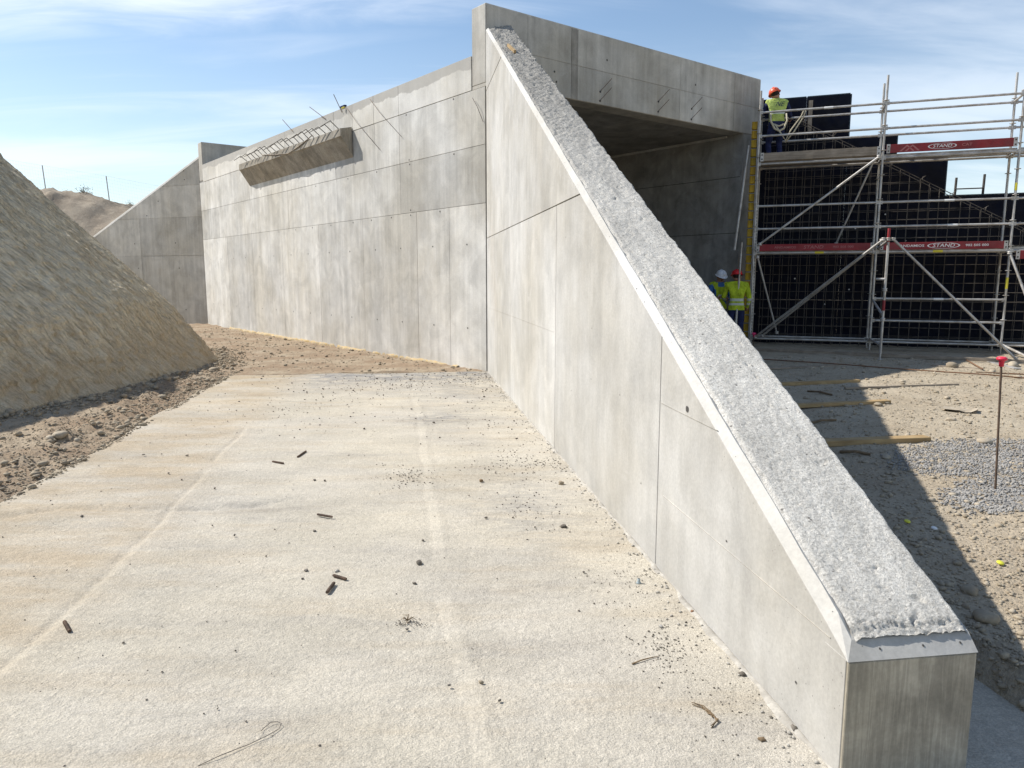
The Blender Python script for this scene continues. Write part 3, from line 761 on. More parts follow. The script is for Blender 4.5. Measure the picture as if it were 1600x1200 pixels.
# thin bars along the wall top and hanging over the wall
for a, b_ in (((4.2, 5.47), (2.85, 4.5)), ((5.35, 5.5), (3.75, 4.35))):
    m_ = ((a[0] + b_[0]) / 2 + 0.1, (a[1] + b_[1]) / 2 + 0.1)
    path_tube('hanging_wire', [fA(*a, 0.02), fA(*m_, 0.10), fA(*b_, 0.04)], 0.0042, M_REB, up_, 6)
for s, dz, ds in ((5.55, 0.34, 0.30), (6.45, 0.30, 0.78), (8.45, 0.28, 0.55)):
    tube('wall_top_bar', fA(s, HROOF - 0.1, 0.03), fA(s + ds, HROOF + dz, 0.03 + 0.05), 0.008, M_REB, up_, 8)
path_tube('hanging_wire', [fA(0.35, 4.8, 0.04), fA(0.18, 4.62, 0.06), fA(0.06, 4.35, 0.02)], 0.005, M_REBD, up_, 6)
obox('clamp', fA(5.42, HROOF + 0.025, 0.0), fA(5.64, HROOF + 0.025, 0.0), 0.06, 0.045, M_NAVY, up_)
obox('clamp_handle', fA(5.40, HROOF - 0.01, 0.04), fA(5.47, HROOF - 0.03, 0.07), 0.03, 0.025, M_LABEL, up_)
# strip of yellow foam and mortar at the foot of the side wall
def foot_strip(name, fn, s0, s1, w, h, mat, parent, seed, kind=None, n=160):
    ss = np.linspace(s0, s1, n); vsx = []; fs = []
    W_ = w * (1 + 2.0 * fbm(ss * 4, ss * 0, seed, 4, 0.65)); Hn = h * (1 + 1.0 * fbm(ss * 6, ss * 0 + 4, seed + 3, 4, 0.65))
    for i, s_ in enumerate(ss):
        ww = max(0.004, float(W_[i])); h_ = max(0.002, float(Hn[i]))
        for a, b_ in ((-0.01, -0.05), (-0.01, h_), (ww * 0.35, h_ * 0.75), (ww * 0.75, h_ * 0.3), (ww, -0.015), (ww, -0.05)):
            vsx.append(fn(float(s_), b_, a))
    m = 6
    for i in range(n - 1):
        for k in range(m - 1): fs.append((i * m + k, i * m + k + 1, (i + 1) * m + k + 1, (i + 1) * m + k))
    o = mobj(name, vsx, fs, mat, parent, smooth=True, kind=kind); fix_normals(o); return o
M_FOAM = stone_mat('yellow_foam', (0.50, 0.37, 0.19), (0.44, 0.39, 0.30))
foot_strip('foot_kicker', fAw, 0.9, 14.5, 0.05, 0.03, M_FOAM, up_, 300)

# ================================================================== WING WALLS
SL = 0.487
def wz(s): return 0.478 + (s + 11.10) * SL
def wing_wall(root, fn, near):
    tip = -11.10; T = 0.48; ch = 0.038 if near else 0.10
    lim = lambda d: (-SL, 1.0, 0.478 + 11.10 * SL - d)     # -SL*s + z <= ...
    # core
    top = clip([(tip + 0.012, -0.3), (0.0, -0.3), (0.0, 7), (tip + 0.012, 7)], *lim(0.055))
    core = prism('wall_core', fn, top, 0.014, T, M_INNER if near else M_HEAD, root)
    rows = [(-0.2, 2.37, [tip, -9.2, -6.16, -2.97, -0.012]), (2.37, 4.85, [tip, -6.16, -2.97, -0.012]), (4.85, 7.0, [tip, -0.012])]
    if not near: rows = [(-0.2, 2.45, [tip, -9, -6.0, -3.0, -0.012]), (2.45, 3.8, [tip, -6, -3.0, -0.012]), (3.8, 4.9, [tip, -4.5, -0.012]), (4.9, 7.0, [tip, -0.012])]
    rect_panels('wing_panel', lambda s, z, w: fn(s, z, 0.0105 - w), rows, -0.002, 0.0105, M_WING if near else M_HEAD, root, gap=0.0052, clipper=lim(ch + 0.004), bevel=0.0015)
    # pale chamfer along the sloping edge
    a, b = tip, 0.0
    n = 90 if near else 2
    vsx = []; fs = []
    for i in range(n + 1):
        s = a + (b - a) * i / n
        j = (random.uniform(-0.004, 0.004) if near else 0)
        for q, (o, d) in enumerate(((0.0, ch), (0.041 + j, 0.0 + j * 0.3), (0.075, 0.02), (0.03, 0.09))):
            if i == 0 and near: vsx.append((fn(tip - 0.009, 0.428, -0.0005), fn(tip + 0.042, 0.479, 0.041), fn(tip + 0.028, 0.46, 0.075), fn(tip, 0.39, 0.03))[q])
            else: vsx.append(fn(s, wz(s) - d, o))
    for i in range(n):
        for k in range(3): fs.append((i * 4 + k, i * 4 + k + 1, (i + 1) * 4 + k + 1, (i + 1) * 4 + k))
    e = mobj('chamfer_edge', vsx, fs, M_EDGE, root); fix_normals(e)
    return core
wing = thing('wing_wall', 'pale concrete wing wall sloping down towards the camera with a rough grey top', 'wing wall', fB(-6, 0))
wing_wall(wing, fB, True)
# rough top of fresh concrete
def rough_top():
    ss = -11.065 + 11.4 * np.linspace(0, 1, 1250) ** 1.35; oo = np.linspace(0.05, 0.482, 62)
    S, O = np.meshgrid(ss, oo, indexing='ij')
    coarse = np.clip((S + 9) / 8, 0, 1)
    far = np.clip((S + 10.5) / 7, 0, 1)
    d = fbm(S * 34, O * 34, 400, 3, 0.8) * 0.0055 * (1 - far) + fbm(S * 15, O * 15, 404, 3, 0.75) * (0.003 + 0.017 * far) + 0.012 * (1 - coarse)
    d += fbm(S * 9, O * 2, 407, 3, 0.6) * 0.022 * np.clip((S + 4) / 3, 0, 1)
    d += fbm(S * 2.5, O * 3, 409, 3) * 0.008
    pit = np.clip(vnoise(S * 26, O * 20, 420) - 0.34, 0, 1) * 0.25 * coarse + np.clip(vnoise(S * 48, O * 48, 424) - 0.36, 0, 1) * 0.10
    d = d * (0.62 + 0.75 * coarse) - pit
    e = np.clip(np.minimum(O - 0.05, 0.482 - O) / 0.02, 0, 1)
    Z = 0.478 + (S + 11.1) * SL + d * e - 0.006 * (1 - e) - 0.012 * (O > 0.47)
    lip = np.clip((S + 11.065 - 0.012 - 0.05 * np.abs(fbm(O * 38, S * 38, 430, 4, 0.7))) / 0.02, 0, 1); Z = Z - (1 - lip) * (0.012 + 0.012 * np.abs(fbm(O * 50, S * 50, 433, 3)))
    ed = np.clip((O - 0.40) / 0.08, 0, 1); O2 = O + ed * (fbm(S * 9, S * 0, 441, 4, 0.65) * (0.010 + 0.016 * far) - 0.004)
    ed2 = np.clip((0.09 - O) / 0.04, 0, 1); O2 = O2 + ed2 * (fbm(S * 11, S * 0 + 5, 445, 4, 0.65) * (0.008 + 0.014 * far))
    pts = P0n + S[..., None] * BXn + O2[..., None] * np.array(BI); pts[..., 2] = Z
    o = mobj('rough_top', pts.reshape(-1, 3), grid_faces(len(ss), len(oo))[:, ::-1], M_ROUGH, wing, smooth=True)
    fix_normals(o); return o
rough_top()
# tip: board-marked end face with a pale chamfer band above it
prism('end_face', lambda o, z, w: fB(-11.10 - w, z, o), [(0.004, -0.2), (0.478, -0.2), (0.478, 0.425), (0.004, 0.425)], -0.01, 0.008, M_ENDF, wing, bevel=0.003)
vv = []
for o, (za, zb) in ((0.0, (0.428, 0.478)), (0.48, (0.428, 0.478))):
    vv += [fB(-11.109, za, o), fB(-11.058, zb + 0.0005, max(o, 0.041)), fB(-10.97, zb + 0.043, max(o, 0.041)), fB(-10.97, za, o)]
eb = mobj('end_chamfer', vv, [(0, 1, 5, 4), (1, 2, 6, 5), (2, 3, 7, 6), (3, 0, 4, 7), (0, 3, 2, 1), (4, 5, 6, 7)], M_WING, wing); fix_normals(eb)
rng2 = random.Random(3)
hs = []
for i in range(34): hs.append((-11 + 11 * rng2.random() ** 1.3, rng2.uniform(0.2, 0.8)))
vsx = []; fs = []
for s, f_ in hs:                                  # air holes in the chamfer
    b = len(vsx); q = rng2.uniform(0.0016, 0.0042)
    for kx in range(8):
        a = 2 * math.pi * kx / 8; ff = f_ + q / 0.058 * math.sin(a)
        vsx.append(fB(s + q * math.cos(a), wz(s + q * math.cos(a)) - 0.038 * (1 - ff) + 0.0015, 0.041 * ff - 0.0015))
    fs.append(tuple(range(b, b + 8)))
for o in (0.13, 0.29, 0.43):
    b = len(vsx)
    for kx in range(8):
        a = 2 * math.pi * kx / 8; ff = 0.5 + 0.07 * math.sin(a)
        vsx.append(fB(-11.109 + 0.051 * ff - 0.0012, 0.428 + 0.0505 * ff + 0.0012, o + 0.004 * math.cos(a)))
    fs.append(tuple(range(b, b + 8)))
mobj('air_hole', vsx, fs, M_HOLE, wing, kind='stuff')
plate_holes('wall_tie_hole', lambda s, z, w: fB(s, z, -w), [(-9.62, 1.02)], 0.017, 0.0022, M_HOLE, wing)
plate_holes('wall_blemish', lambda s, z, w: fB(s, z, -w), [(-1.1, 3.4), (-1.9, 2.9), (-2.2, 2.0), (-4.3, 1.95), (-5.1, 2.1), (-6.6, 2.05), (-7.6, 1.3), (-8.4, 0.9), (-1.6, 0.6), (-4.0, 0.4), (-6.9, 0.7), (-7.6, 0.9), (-3.6, 3.7), (-10.15, 0.50), (-8.9, 0.42), (-10.8, 0.18)], 0.0055, 0.002, M_HOLE, wing, 8)
# fine horizontal seams within the panels
for z, s0, s1 in ((1.16, -6.1, -0.05), (0.985, -10.0, -9.22), (0.46, -11.0, -9.3)):
    prism('formwork_seam', lambda s, zz, w: fB(s, zz, -w), [(s0, z - 0.0012), (s1, z - 0.0012), (s1, z + 0.0012), (s0, z + 0.0012)], -0.003, 0.0022, M_HEAD, wing)
mort = foot_strip('mortar_fillet', lambda s, z, w: fB(s, z, -w), -11.3, -0.2, 0.022, 0.010, M_MORT, wing, 310, kind='stuff', n=420)
pts = []; szs = []
for i in range(380):
    s = random.uniform(-11.3, -0.1); o = -abs(random.gauss(0.0, 0.06)) - 0.02
    pts.append(fB(s, 0.002, o)); szs.append(random.uniform(0.003, 0.010))
scatter('mortar_crumbs', pts, szs, M_MORT, kind='stuff')

# wing wall at the far portal: mirrored, its face in the shade
BX2 = hdir(-68.1); BI2 = V((-BX2.y, BX2.x, 0))
if BI2.y < 0: BI2 = -BI2
Q0 = P0 + AX * LEN
def fB2(s, z, o=0): return Q0 + BX2 * (-s) + BI2 * o + UP * z
wing2 = thing('wing_wall', 'dark shaded far wing wall sloping down left behind the earth embankment', 'wing wall', fB2(-5, 0))
wing_wall(wing2, fB2, False)
plate_holes('tie_hole', lambda s, z, w: fB2(s, z, -w), [(-1.3, 2.9), (-3.3, 2.9), (-1.2, 2.0), (-3.2, 2.0), (-2.0, 4.4), (-0.7, 5.1), (-0.7, 5.4), (-2.6, 3.9), (-1.0, 0.5)], 0.022, 0.003, M_HOLE, wing2)

# ================================================================== RIGHT WING UNDER CONSTRUCTION
FO = -1.36                                                     # plane of the back formwork
fw = thing('formwork', 'stepped black plywood formwork standing behind the rebar cage', 'formwork', fS(1, 0, FO))
cols = [(-2.62, -1.55, 5.70), (-1.55, -0.62, 5.70), (-0.62, 0.38, 4.74), (0.38, 1.40, 4.20), (1.40, 2.62, 3.36), (2.62, 3.9, 3.36), (3.9, 5.2, 3.36), (5.2, 6.5, 3.36)]
for a, b, h in cols:
    z = -0.15
    while z < h - 0.05:
        z1 = min(z + 1.2, h)
        if h - z1 < 0.35: z1 = h
        prism('plywood_panel', fS_ if False else (lambda u, zz, w: fS(u, zz, w)), [(a + 0.0006, z + 0.0006), (b - 0.0006, z + 0.0006), (b - 0.0006, z1 - 0.0006), (a + 0.0006, z1 - 0.0006)], FO - 0.02, FO + random.uniform(-0.002, 0.002), M_PLY, fw, bevel=0.002)
        z = z1
    obox('edge_rail', fS(a + 0.01, h + 0.012, FO - 0.05), fS(b - 0.01, h + 0.012, FO - 0.05), 0.1, 0.02, M_PLYE, fw)
for u, h in ((-0.62, 5.70), (1.40, 4.2), (0.38, 4.74)):
    obox('edge_post', fS(u + 0.012, h - 1.6, FO - 0.06), fS(u + 0.012, h, FO - 0.06), 0.10, 0.022, M_PLYE, fw, up=EX)
obox('timber_batten', fS(-1.46, 4.9, FO + 0.02), fS(-1.46, 5.62, FO + 0.02), 0.03, 0.09, M_WOODG, fw, up=EX)
# light showing through tie holes of the formwork, painted as small white discs
vsx = []; fs = []
for u, z in ((-1.6, 1.55), (-0.9, 0.95), (0.25, 3.0), (0.35, 1.1), (-0.35, 2.7), (-0.4, 1.3), (0.7, 2.4), (1.1, 1.25)):
    b = len(vsx)
    for kx in range(8):
        a = 2 * math.pi * kx / 8; vsx.append(fS(u + 0.018 * math.cos(a), z + 0.018 * math.sin(a), FO + 0.006))
    fs.append(tuple(range(b, b + 8)))
mobj('tie_hole_light', vsx, fs, M_WHITE, fw)

ladder = thing('ladder', 'dark steel ladder top standing up behind the low black formwork', 'ladder', fS(1.8, 3.3, FO - 0.12))
for u in (1.62, 2.16): tube('rail', fS(u, 2.6, FO - 0.18), fS(u + 0.04, 3.78 + (0.05 if u > 2 else 0), FO - 0.30), 0.026, M_REBD, ladder)
for z in (3.0, 3.53): tube('rung', fS(1.64, z, FO - 0.24), fS(2.18, z, FO - 0.24), 0.014, M_REBD, ladder, 8)

cage = thing('rebar_cage', 'grid of steel bars with a sloping top in front of the black formwork', 'rebar cage', fS(0.5, 0, -1.0))
def cage_top(u): return 5.10 - 0.555 * (u + 1.66)
for layer, oo in ((0, -0.93), (1, -1.27)):
    u = -2.35 + (0.05 if layer else 0)
    while u < 5.6:
        h = min(cage_top(u), 5.3)
        jx = random.uniform(-0.015, 0.015)
        tube('vertical_bar', fS(u, 0.02, oo), fS(u + jx, h, oo + random.uniform(-0.01, 0.01)), 0.0072, M_CAGE, cage, 6)
        u += 0.2
    z = 0.25
    while z < 5.2:
        ue = min(5.6, (5.10 - z) / 0.555 - 1.66)
        if ue > -2.2: tube('horizontal_bar', fS(-2.38, z + random.uniform(-0.012, 0.012), oo + 0.017), fS(ue, z + random.uniform(-0.012, 0.012), oo + 0.017), 0.0055, M_CAGE, cage, 6)
        z += 0.2
    tube('sloping_bar', fS(-1.9, cage_top(-1.9), oo + 0.03), fS(5.6, cage_top(5.6), oo + 0.03), 0.009, M_CAGE, cage, 6)
for i in range(12):
    u = -1.6 + i * 0.62
    path_tube('top_stirrup', [fS(u, cage_top(u) - 0.05, -0.93), fS(u + 0.03, cage_top(u) + 0.07, -0.96), fS(u + 0.10, cage_top(u) + 0.10, -1.12), fS(u + 0.03, cage_top(u) + 0.05, -1.27)], 0.007, M_CAGE, cage, 6)

yel = thing('formwork_upright', 'tall yellow timber formwork upright beside the portal jamb', 'formwork upright', fS(-2.62, 0, -0.7))
z = 0.12
while z < 4.95:
    h = 0.17
    obox('yellow_block', fS(-2.63, z, -0.62), fS(-2.63, z + h, -0.62), 0.10, 0.12, M_YEL, yel, up=EX, bevel=0.006)
    z += h + 0.03
obox('steel_channel', fS(-2.525, 0.05, -0.58), fS(-2.525, 5.0, -0.58), 0.10, 0.06, M_GALV, yel, up=EX)
vsx = []; fs = []
z = 0.2
while z < 3.2:
    b = len(vsx); p = fS(-2.488, z, -0.53)
    for kx in range(6):
        a = 2 * math.pi * kx / 6; vsx.append(p + EX * 0.012 * math.cos(a) + UP * 0.017 * math.sin(a) + EN * 0.004)
    fs.append(tuple(range(b, b + 6))); z += 0.075
mobj('white_stud', vsx, fs, M_WHITE, yel, kind='stuff')

prop = thing('steel_prop', 'inclined grey steel prop leaning on the portal jamb beside the yellow upright', 'prop', fS(-2.9, 2.2, -0.5))
tube('outer_tube', fS(-2.93, 2.2, -0.25), fS(-2.78, 4.0, -0.42), 0.03, M_GALV, prop)
tube('inner_tube', fS(-2.78, 4.0, -0.42), fS(-2.73, 4.55, -0.46), 0.023, M_GALV, prop)
prop2 = thing('steel_prop', 'upright grey steel prop standing in front of the two workers', 'prop', fS(-2.78, 0, 0.35))
tube('outer_tube', fS(-2.80, 0.02, 0.35), fS(-2.76, 1.5, 0.32), 0.027, M_GALV, prop2)
tube('inner_tube', fS(-2.76, 1.5, 0.32), fS(-2.735, 2.35, 0.30), 0.02, M_GALV, prop2)
lathe('base_plate', [(0.07, 0), (0.07, 0.008)], fS(-2.80, 0.012, 0.35), M_GALV, prop2)

# ================================================================== SCAFFOLD
sc = thing('scaffold', 'two bay steel tube scaffold with red toe boards in front of the rebar', 'scaffold', M0)
RT = 0.024
def coupler(p, parent=None): lathe('coupler', [(0.0, -0.03), (0.043, -0.03), (0.043, -0.012), (0.034, 0), (0.043, 0.012), (0.043, 0.03), (0.0, 0.03)], p, M_GALV, parent or sc, 10)
def rosette(p): lathe('rosette', [(0.024, -0.005), (0.06, -0.005), (0.06, 0.005), (0.024, 0.005)], p, M_GALV, sc, 12)
BAY = 2.44; BK = -0.73
def standard(u, o, z0, z1, ros=True):
    t = tube('standard', fS(u, z0 + 0.12, o), fS(u, z1, o), RT, M_GALV, sc)
    tube('base_jack', fS(u, z0, o), fS(u, z0 + 0.2, o), 0.018, M_GALV, sc, 8)
    lathe('base_plate', [(0.075, 0), (0.075, 0.008)], fS(u, z0 + 0.004, o), M_GALV, sc, 4)
    if ros:
        z = 0.22
        while z < z1: rosette(fS(u, z, o)); z += 0.5
    return t
for u in (-BAY - 0.05, 0, BAY, 2 * BAY):
    for o in (0, BK): standard(u, o, 0.0, 5.72 if u > -1 else 5.62)
def ledger(u0, u1, z, o=0, r=RT, label=False):
    t = tube('ledger', fS(u0 + 0.03, z, o), fS(u1 - 0.03, z, o), r, M_GALV, sc)
    for u in (u0, u1):
        obox('wedge_head', fS(u + (0.035 if u == u0 else -0.035), z - 0.035, o), fS(u + (0.035 if u == u0 else -0.035), z + 0.035, o), 0.04, 0.055, M_GALV, sc, up=EX)
    if label:
        um = (u0 + u1) / 2 + random.uniform(-0.2, 0.2)
        tube('sticker', fS(um - 0.09, z, o), fS(um + 0.09, z, o), r + 0.0015, M_LABEL if label == 'y' else M_WHITE, sc)
for u0, u1 in ((-BAY - 0.05, 0), (0, BAY), (BAY, 2 * BAY)):
    for z in (5.16, 4.66): ledger(u0, u1, z, 0, label='w' if z > 5 and u0 < 0 else None); ledger(u0, u1, z - 0.02, BK)
    for z in (3.15, 2.65): ledger(u0, u1, z, 0, label='w' if u0 == 0 else None)
    for z in (0.2,): ledger(u0, u1, z, 0); ledger(u0, u1, z, BK)
    ledger(u0, u1, 2.12, 0, label='y'); ledger(u0, u1, 2.12, BK)
    ledger(u0, u1, 4.06, 0); ledger(u0, u1, 4.06, BK)
for z in (1.13, 0.66): ledger(0, BAY, z, 0, label='w' if z > 1 else None)
for u in (-BAY - 0.05, 0, BAY, 2 * BAY):
    for z in (0.2, 2.12, 4.06, 5.16): tube('transom', fS(u, z, -0.02), fS(u, z, BK + 0.02), RT, M_GALV, sc)
# decks
for u0, u1, z, m in ((-BAY - 0.05, 0, 4.11, M_WOODG), (0, BAY, 4.11, M_GALV), (-BAY - 0.05, 0, 2.17, M_GALV), (0, BAY, 2.17, M_GALV), (BAY, 2 * BAY, 4.11, M_GALV), (BAY, 2 * BAY, 2.17, M_GALV)):
    for i in range(2):
        o = -0.19 - 0.35 * i
        dk = obox('deck_plank', fS(u0 + 0.03, z, o), fS(u1 - 0.03, z, o), 0.32, 0.05, m, sc)
    obox('deck_edge', fS(u0 + 0.05, z - 0.045, -0.06), fS(u1 - 0.05, z - 0.045, -0.06), 0.02, 0.05, M_WOODG if u0 < 0 else M_GALV, sc)
# toe boards
def toe(u0, u1, z, mat, h=0.17, words=None, faded=False, o=0.035):
    b = obox('toe_board', fS(u0, z + h / 2, o), fS(u1, z + h / 2, o), 0.022, h, mat, sc, bevel=0.003)
    for u in (u0 + 0.035, u1 - 0.035):
        e = obox('end_plate', fS(u - 0.034, z + h / 2, o + 0.013), fS(u + 0.034, z + h / 2, o + 0.013), 0.008, h + 0.012, M_GALV, b)
        for dz in (-0.045, 0.045): lathe('plate_hole', [(0.017, 0), (0.017, 0.002)], fS(u, z + h / 2 + dz, o + 0.0175), M_HOLE, b, 8, axis=EN)
    if words:
        for body, du, size, mt, sh in words:
            text_mesh('lettering', body, size, mt, fS(du, z + h / 2, o + 0.0125), EX, UP, b, shear=sh, bold=0.002 if size > 0.1 else 0.0008, sx=1.25)
    return b
t1 = toe(-BAY, -0.05, 4.12, M_WOODG)
t2 = toe(0.06, BAY - 0.05, 4.15, M_RED, words=[('STAND', 1.08, 0.085, M_WHITE, 0.2), ('CAT', 1.52, 0.075, M_FADED, 0)])
def oval(b, u, z, rx, rz, o, mat):
    vsx = []; n = 28
    for k in range(n):
        a = 2 * math.pi * k / n
        for f_ in (1.0, 0.90): vsx.append(fS(u + rx * f_ * math.cos(a), z + rz * f_ * math.sin(a), o))
    fs = [(2 * k, 2 * ((k + 1) % n), 2 * ((k + 1) % n) + 1, 2 * k + 1) for k in range(n)]
    mobj('oval_border', vsx, fs, mat, b)
oval(t2, 1.08, 4.235, 0.26, 0.058, 0.0475, M_WHITE)
for q in (0, 0.1):                                              # faded triangle mark at its left end
    vv_ = [fS(0.30 + q, 4.17, 0.0475), fS(0.44 + q, 4.30, 0.0475), fS(0.58 + q, 4.17, 0.0475), fS(0.54 + q, 4.17, 0.0475), fS(0.44 + q, 4.265, 0.0475), fS(0.34 + q, 4.17, 0.0475)]
    mobj('triangle_mark', vv_, [(0, 1, 4, 5), (1, 2, 3, 4)], M_FADED, t2)
words = lambda c, m1, m2: [('ANDAMIOS', c - 0.58, 0.07, m2, 0), ('STAND', c, 0.10, m1, 0.15), ('902 505 000', c + 0.60, 0.065, m2, 0)]
t3 = toe(-BAY, -0.05, 2.16, M_RED, h=0.15, words=words(-1.25, M_FADED, M_FADED))
t4 = toe(0.06, BAY - 0.05, 2.16, M_RED, h=0.15, words=words(1.25, M_WHITE, M_WHITE))
oval(t4, 1.25, 2.235, 0.30, 0.062, 0.0475, M_WHITE)
t5 = toe(BAY + 0.1, 2 * BAY - 0.05, 1.95, M_RED)
# diagonal braces
def brace(a, b, r=RT):
    tube('brace', a, b, r, M_GALV, sc)
    for q, w in ((a, b), (b, a)): coupler(V(q) + (V(w) - V(q)).normalized() * 0.03)
brace(fS(-0.05, 4.10, 0.05), fS(-BAY + 0.05, 2.30, 0.05))
brace(fS(-0.15, 4.05, -0.04), fS(-0.78, 2.3, BK + 0.05), 0.02)
brace(fS(-BAY + 0.03, 2.06, 0.05), fS(-1.92, 0.28, BK + 0.2), 0.02)
# buttress frame in front: one more standard with long braces
FT = 1.86
standard(0.04, FT, 0.0, 2.50, ros=False)
tube('painted_end', fS(0.04, 2.25, FT), fS(0.04, 2.505, FT), RT + 0.0015, M_RED, sc)
tube('painted_band', fS(0.04, 0.95, FT), fS(0.04, 1.15, FT), RT + 0.0015, M_RED, sc)
for z in (1.35, 0.78, 2.3): coupler(fS(0.04, z, FT))
tube('tie_tube', fS(0.04, 2.28, FT), fS(0.04, 2.2, 0), RT, M_GALV, sc)
tube('tie_tube', fS(0.04, 0.28, FT), fS(0.0, 0.25, 0), RT, M_GALV, sc)
tube('tie_tube', fS(0.04, 1.55, FT), fS(-0.12, 1.55, FT - 0.05), RT, M_GALV, sc)
tube('tie_tube', fS(0.04, 0.85, FT), fS(0.0, 1.1, 0), RT, M_GALV, sc)
brace(fS(-0.02, 2.32, FT), fS(-BAY + 0.05, 0.22, 0.06))
brace(fS(-0.04, 2.30, FT - 0.12), fS(-BAY + 0.20, 0.25, -0.05), 0.022)
brace(fS(0.10, 2.32, FT), fS(BAY - 0.05, 0.05, FT - 0.4))
brace(fS(BAY - 0.02, 2.1, 0.05), fS(BAY + 0.42, 0.75, 0.5))
tube('tie_tube', fS(BAY, 0.22, 0.02), fS(BAY + 0.25, 0.05, 1.3), RT, M_GALV, sc)
tube('sticker', fS(BAY, 1.35, 0), fS(BAY, 1.58, 0), RT + 0.0015, M_LABEL, sc)
tube('sticker', fS(BAY, 3.3, 0), fS(BAY, 3.45, 0), RT + 0.0015, M_LABEL, sc)

# ================================================================== PEOPLE
def person(label, base, face, J, cloth, helmet, group=None, extra=None):
    """J: joints in local metres (x right, y forward, z up); face: heading (deg) the body looks to"""
    root = thing('person', label, 'person', base, group)
    a = math.radians(face); F = V((math.sin(a), math.cos(a), 0)); Rt = V((F.y, -F.x, 0))
    W = lambda p: V(base) + Rt * p[0] + F * p[1] + UP * p[2]
    names = list(J.keys()); idx = {k: i for i, k in enumerate(names)}
    edges = []
    chain = [('pelvis', 'waist'), ('waist', 'chest'), ('chest', 'neck'), ('neck', 'head'), ('head', 'crown'),
             ('chest', 'shL'), ('shL', 'elL'), ('elL', 'wrL'), ('wrL', 'haL'), ('chest', 'shR'), ('shR', 'elR'), ('elR', 'wrR'), ('wrR', 'haR'),
             ('pelvis', 'hipL'), ('hipL', 'knL'), ('knL', 'anL'), ('anL', 'toL'), ('pelvis', 'hipR'), ('hipR', 'knR'), ('knR', 'anR'), ('anR', 'toR')]
    rad = dict(pelvis=0.15, waist=0.145, chest=0.165, neck=0.062, head=0.092, crown=0.088, shL=0.085, shR=0.085, elL=0.055, elR=0.055, wrL=0.036, wrR=0.036,
               haL=0.030, haR=0.030, hipL=0.105, hipR=0.105, knL=0.070, knR=0.070, anL=0.052, anR=0.052, toL=0.042, toR=0.042)
    pts = [V(J[k]) for k in names]; rr = [rad[k] for k in names]
    edges = [(idx[p], idx[q]) for p, q in chain]
    bone_mat = {}
    for p, q in chain: bone_mat[(p, q)] = cloth.get(q, cloth['default'])
    segs = [(V(J[p]), V(J[q]), bone_mat[(p, q)]) for p, q in chain]
    # fingers and thumb, rooted in the palm
    for sd_ in ('L', 'R'):
        h = V(J['ha' + sd_]); w = V(J['wr' + sd_]); d = (h - w).normalized()
        side = d.cross(V((0, 1, 0.2))).normalized(); nrm = side.cross(d).normalized()
        for i, (off, ln) in enumerate(((-0.024, 0.062), (-0.008, 0.074), (0.008, 0.070), (0.024, 0.055))):
            b = h + side * off; m_ = b + d * ln * 0.55 + nrm * 0.006; t_ = m_ + d * ln * 0.35 + nrm * 0.028
            i0 = len(pts); pts += [b + d * 0.015, m_, t_]; rr += [0.010, 0.009, 0.008]; edges += [(idx['ha' + sd_], i0), (i0, i0 + 1), (i0 + 1, i0 + 2)]
            segs.append((b, t_, cloth.get('hand', M_SKIN)))
        b = w + d * 0.03 - side * 0.03; t_ = b - side * 0.022 + d * 0.05 + nrm * 0.02
        i0 = len(pts); pts += [b, t_]; rr += [0.011, 0.009]; edges += [(idx['ha' + sd_], i0), (i0, i0 + 1)]; segs.append((b, t_, cloth.get('hand', M_SKIN)))
    me = bpy.data.meshes.new('body'); me.from_pydata([p[:] for p in pts], edges, [])
    o = bpy.data.objects.new('body', me); C.objects.link(o)
    sk = o.modifiers.new('skin', 'SKIN'); sk.use_smooth_shade = True
    for i, r in enumerate(rr): me.skin_vertices[0].data[i].radius = (r, r * 0.82 if names[i:i + 1] and names[i] in ('pelvis', 'waist', 'chest') else r)
    for d_ in me.skin_vertices[0].data: d_.use_root = False
    me.skin_vertices[0].data[idx['pelvis']].use_root = True
    ss_ = o.modifiers.new('sub', 'SUBSURF'); ss_.levels = 2; ss_.render_levels = 2
    dg = bpy.context.evaluated_depsgraph_get(); dg.update()
    nm = bpy.data.meshes.new_from_object(o.evaluated_get(dg)); o.modifiers.clear(); o.data = nm
    bm = bmesh.new(); bm.from_mesh(nm)
    for zc in [cloth.get('hem', 0.86)] + [q for bz in cloth.get('bands', []) for q in bz]:
        bmesh.ops.bisect_plane(bm, geom=list(bm.verts) + list(bm.edges) + list(bm.faces), plane_co=(0, 0, zc), plane_no=(0, 0, 1))
    bm.to_mesh(nm); bm.free()
    torso = cloth['default']; leg = {M_NAVY}
    ml = []
    fm = []
    for f in nm.polygons:
        c_ = f.center; best = 9; bm_ = None
        for p, q, m_ in segs:
            d_ = q - p; t = max(0, min(1, (c_ - p).dot(d_) / max(1e-9, d_.dot(d_)))); dist = (p + d_ * t - c_).length
            if dist < best: best = dist; bm_ = m_
        if bm_ == M_NAVY and c_.z > cloth.get('hem', 0.86) and abs(c_.x) < 0.23 and c_.z < 1.2 and cloth['elL'] != M_NAVY: bm_ = torso
        if bm_ == M_NAVY and cloth['elL'] == M_NAVY and c_.z > cloth.get('hem', 0.86) and c_.z < 1.0 and abs(c_.x) < 0.2: bm_ = torso
        if bm_ == torso and c_.z < cloth.get('hem', 0.86) and abs(c_.x) < 0.2: bm_ = M_NAVY
        if 'bands' in cloth and bm_ in (M_VEST, M_VESTP):
            for z0, z1 in cloth['bands']:
                if z0 < c_.z < z1: bm_ = M_BAND
        if bm_ not in ml: ml.append(bm_)
        fm.append(ml.index(bm_))
    nm.materials.clear()
    for m_ in ml: nm.materials.append(m_)
    nm.polygons.foreach_set('material_index', np.array(fm, np.int32))
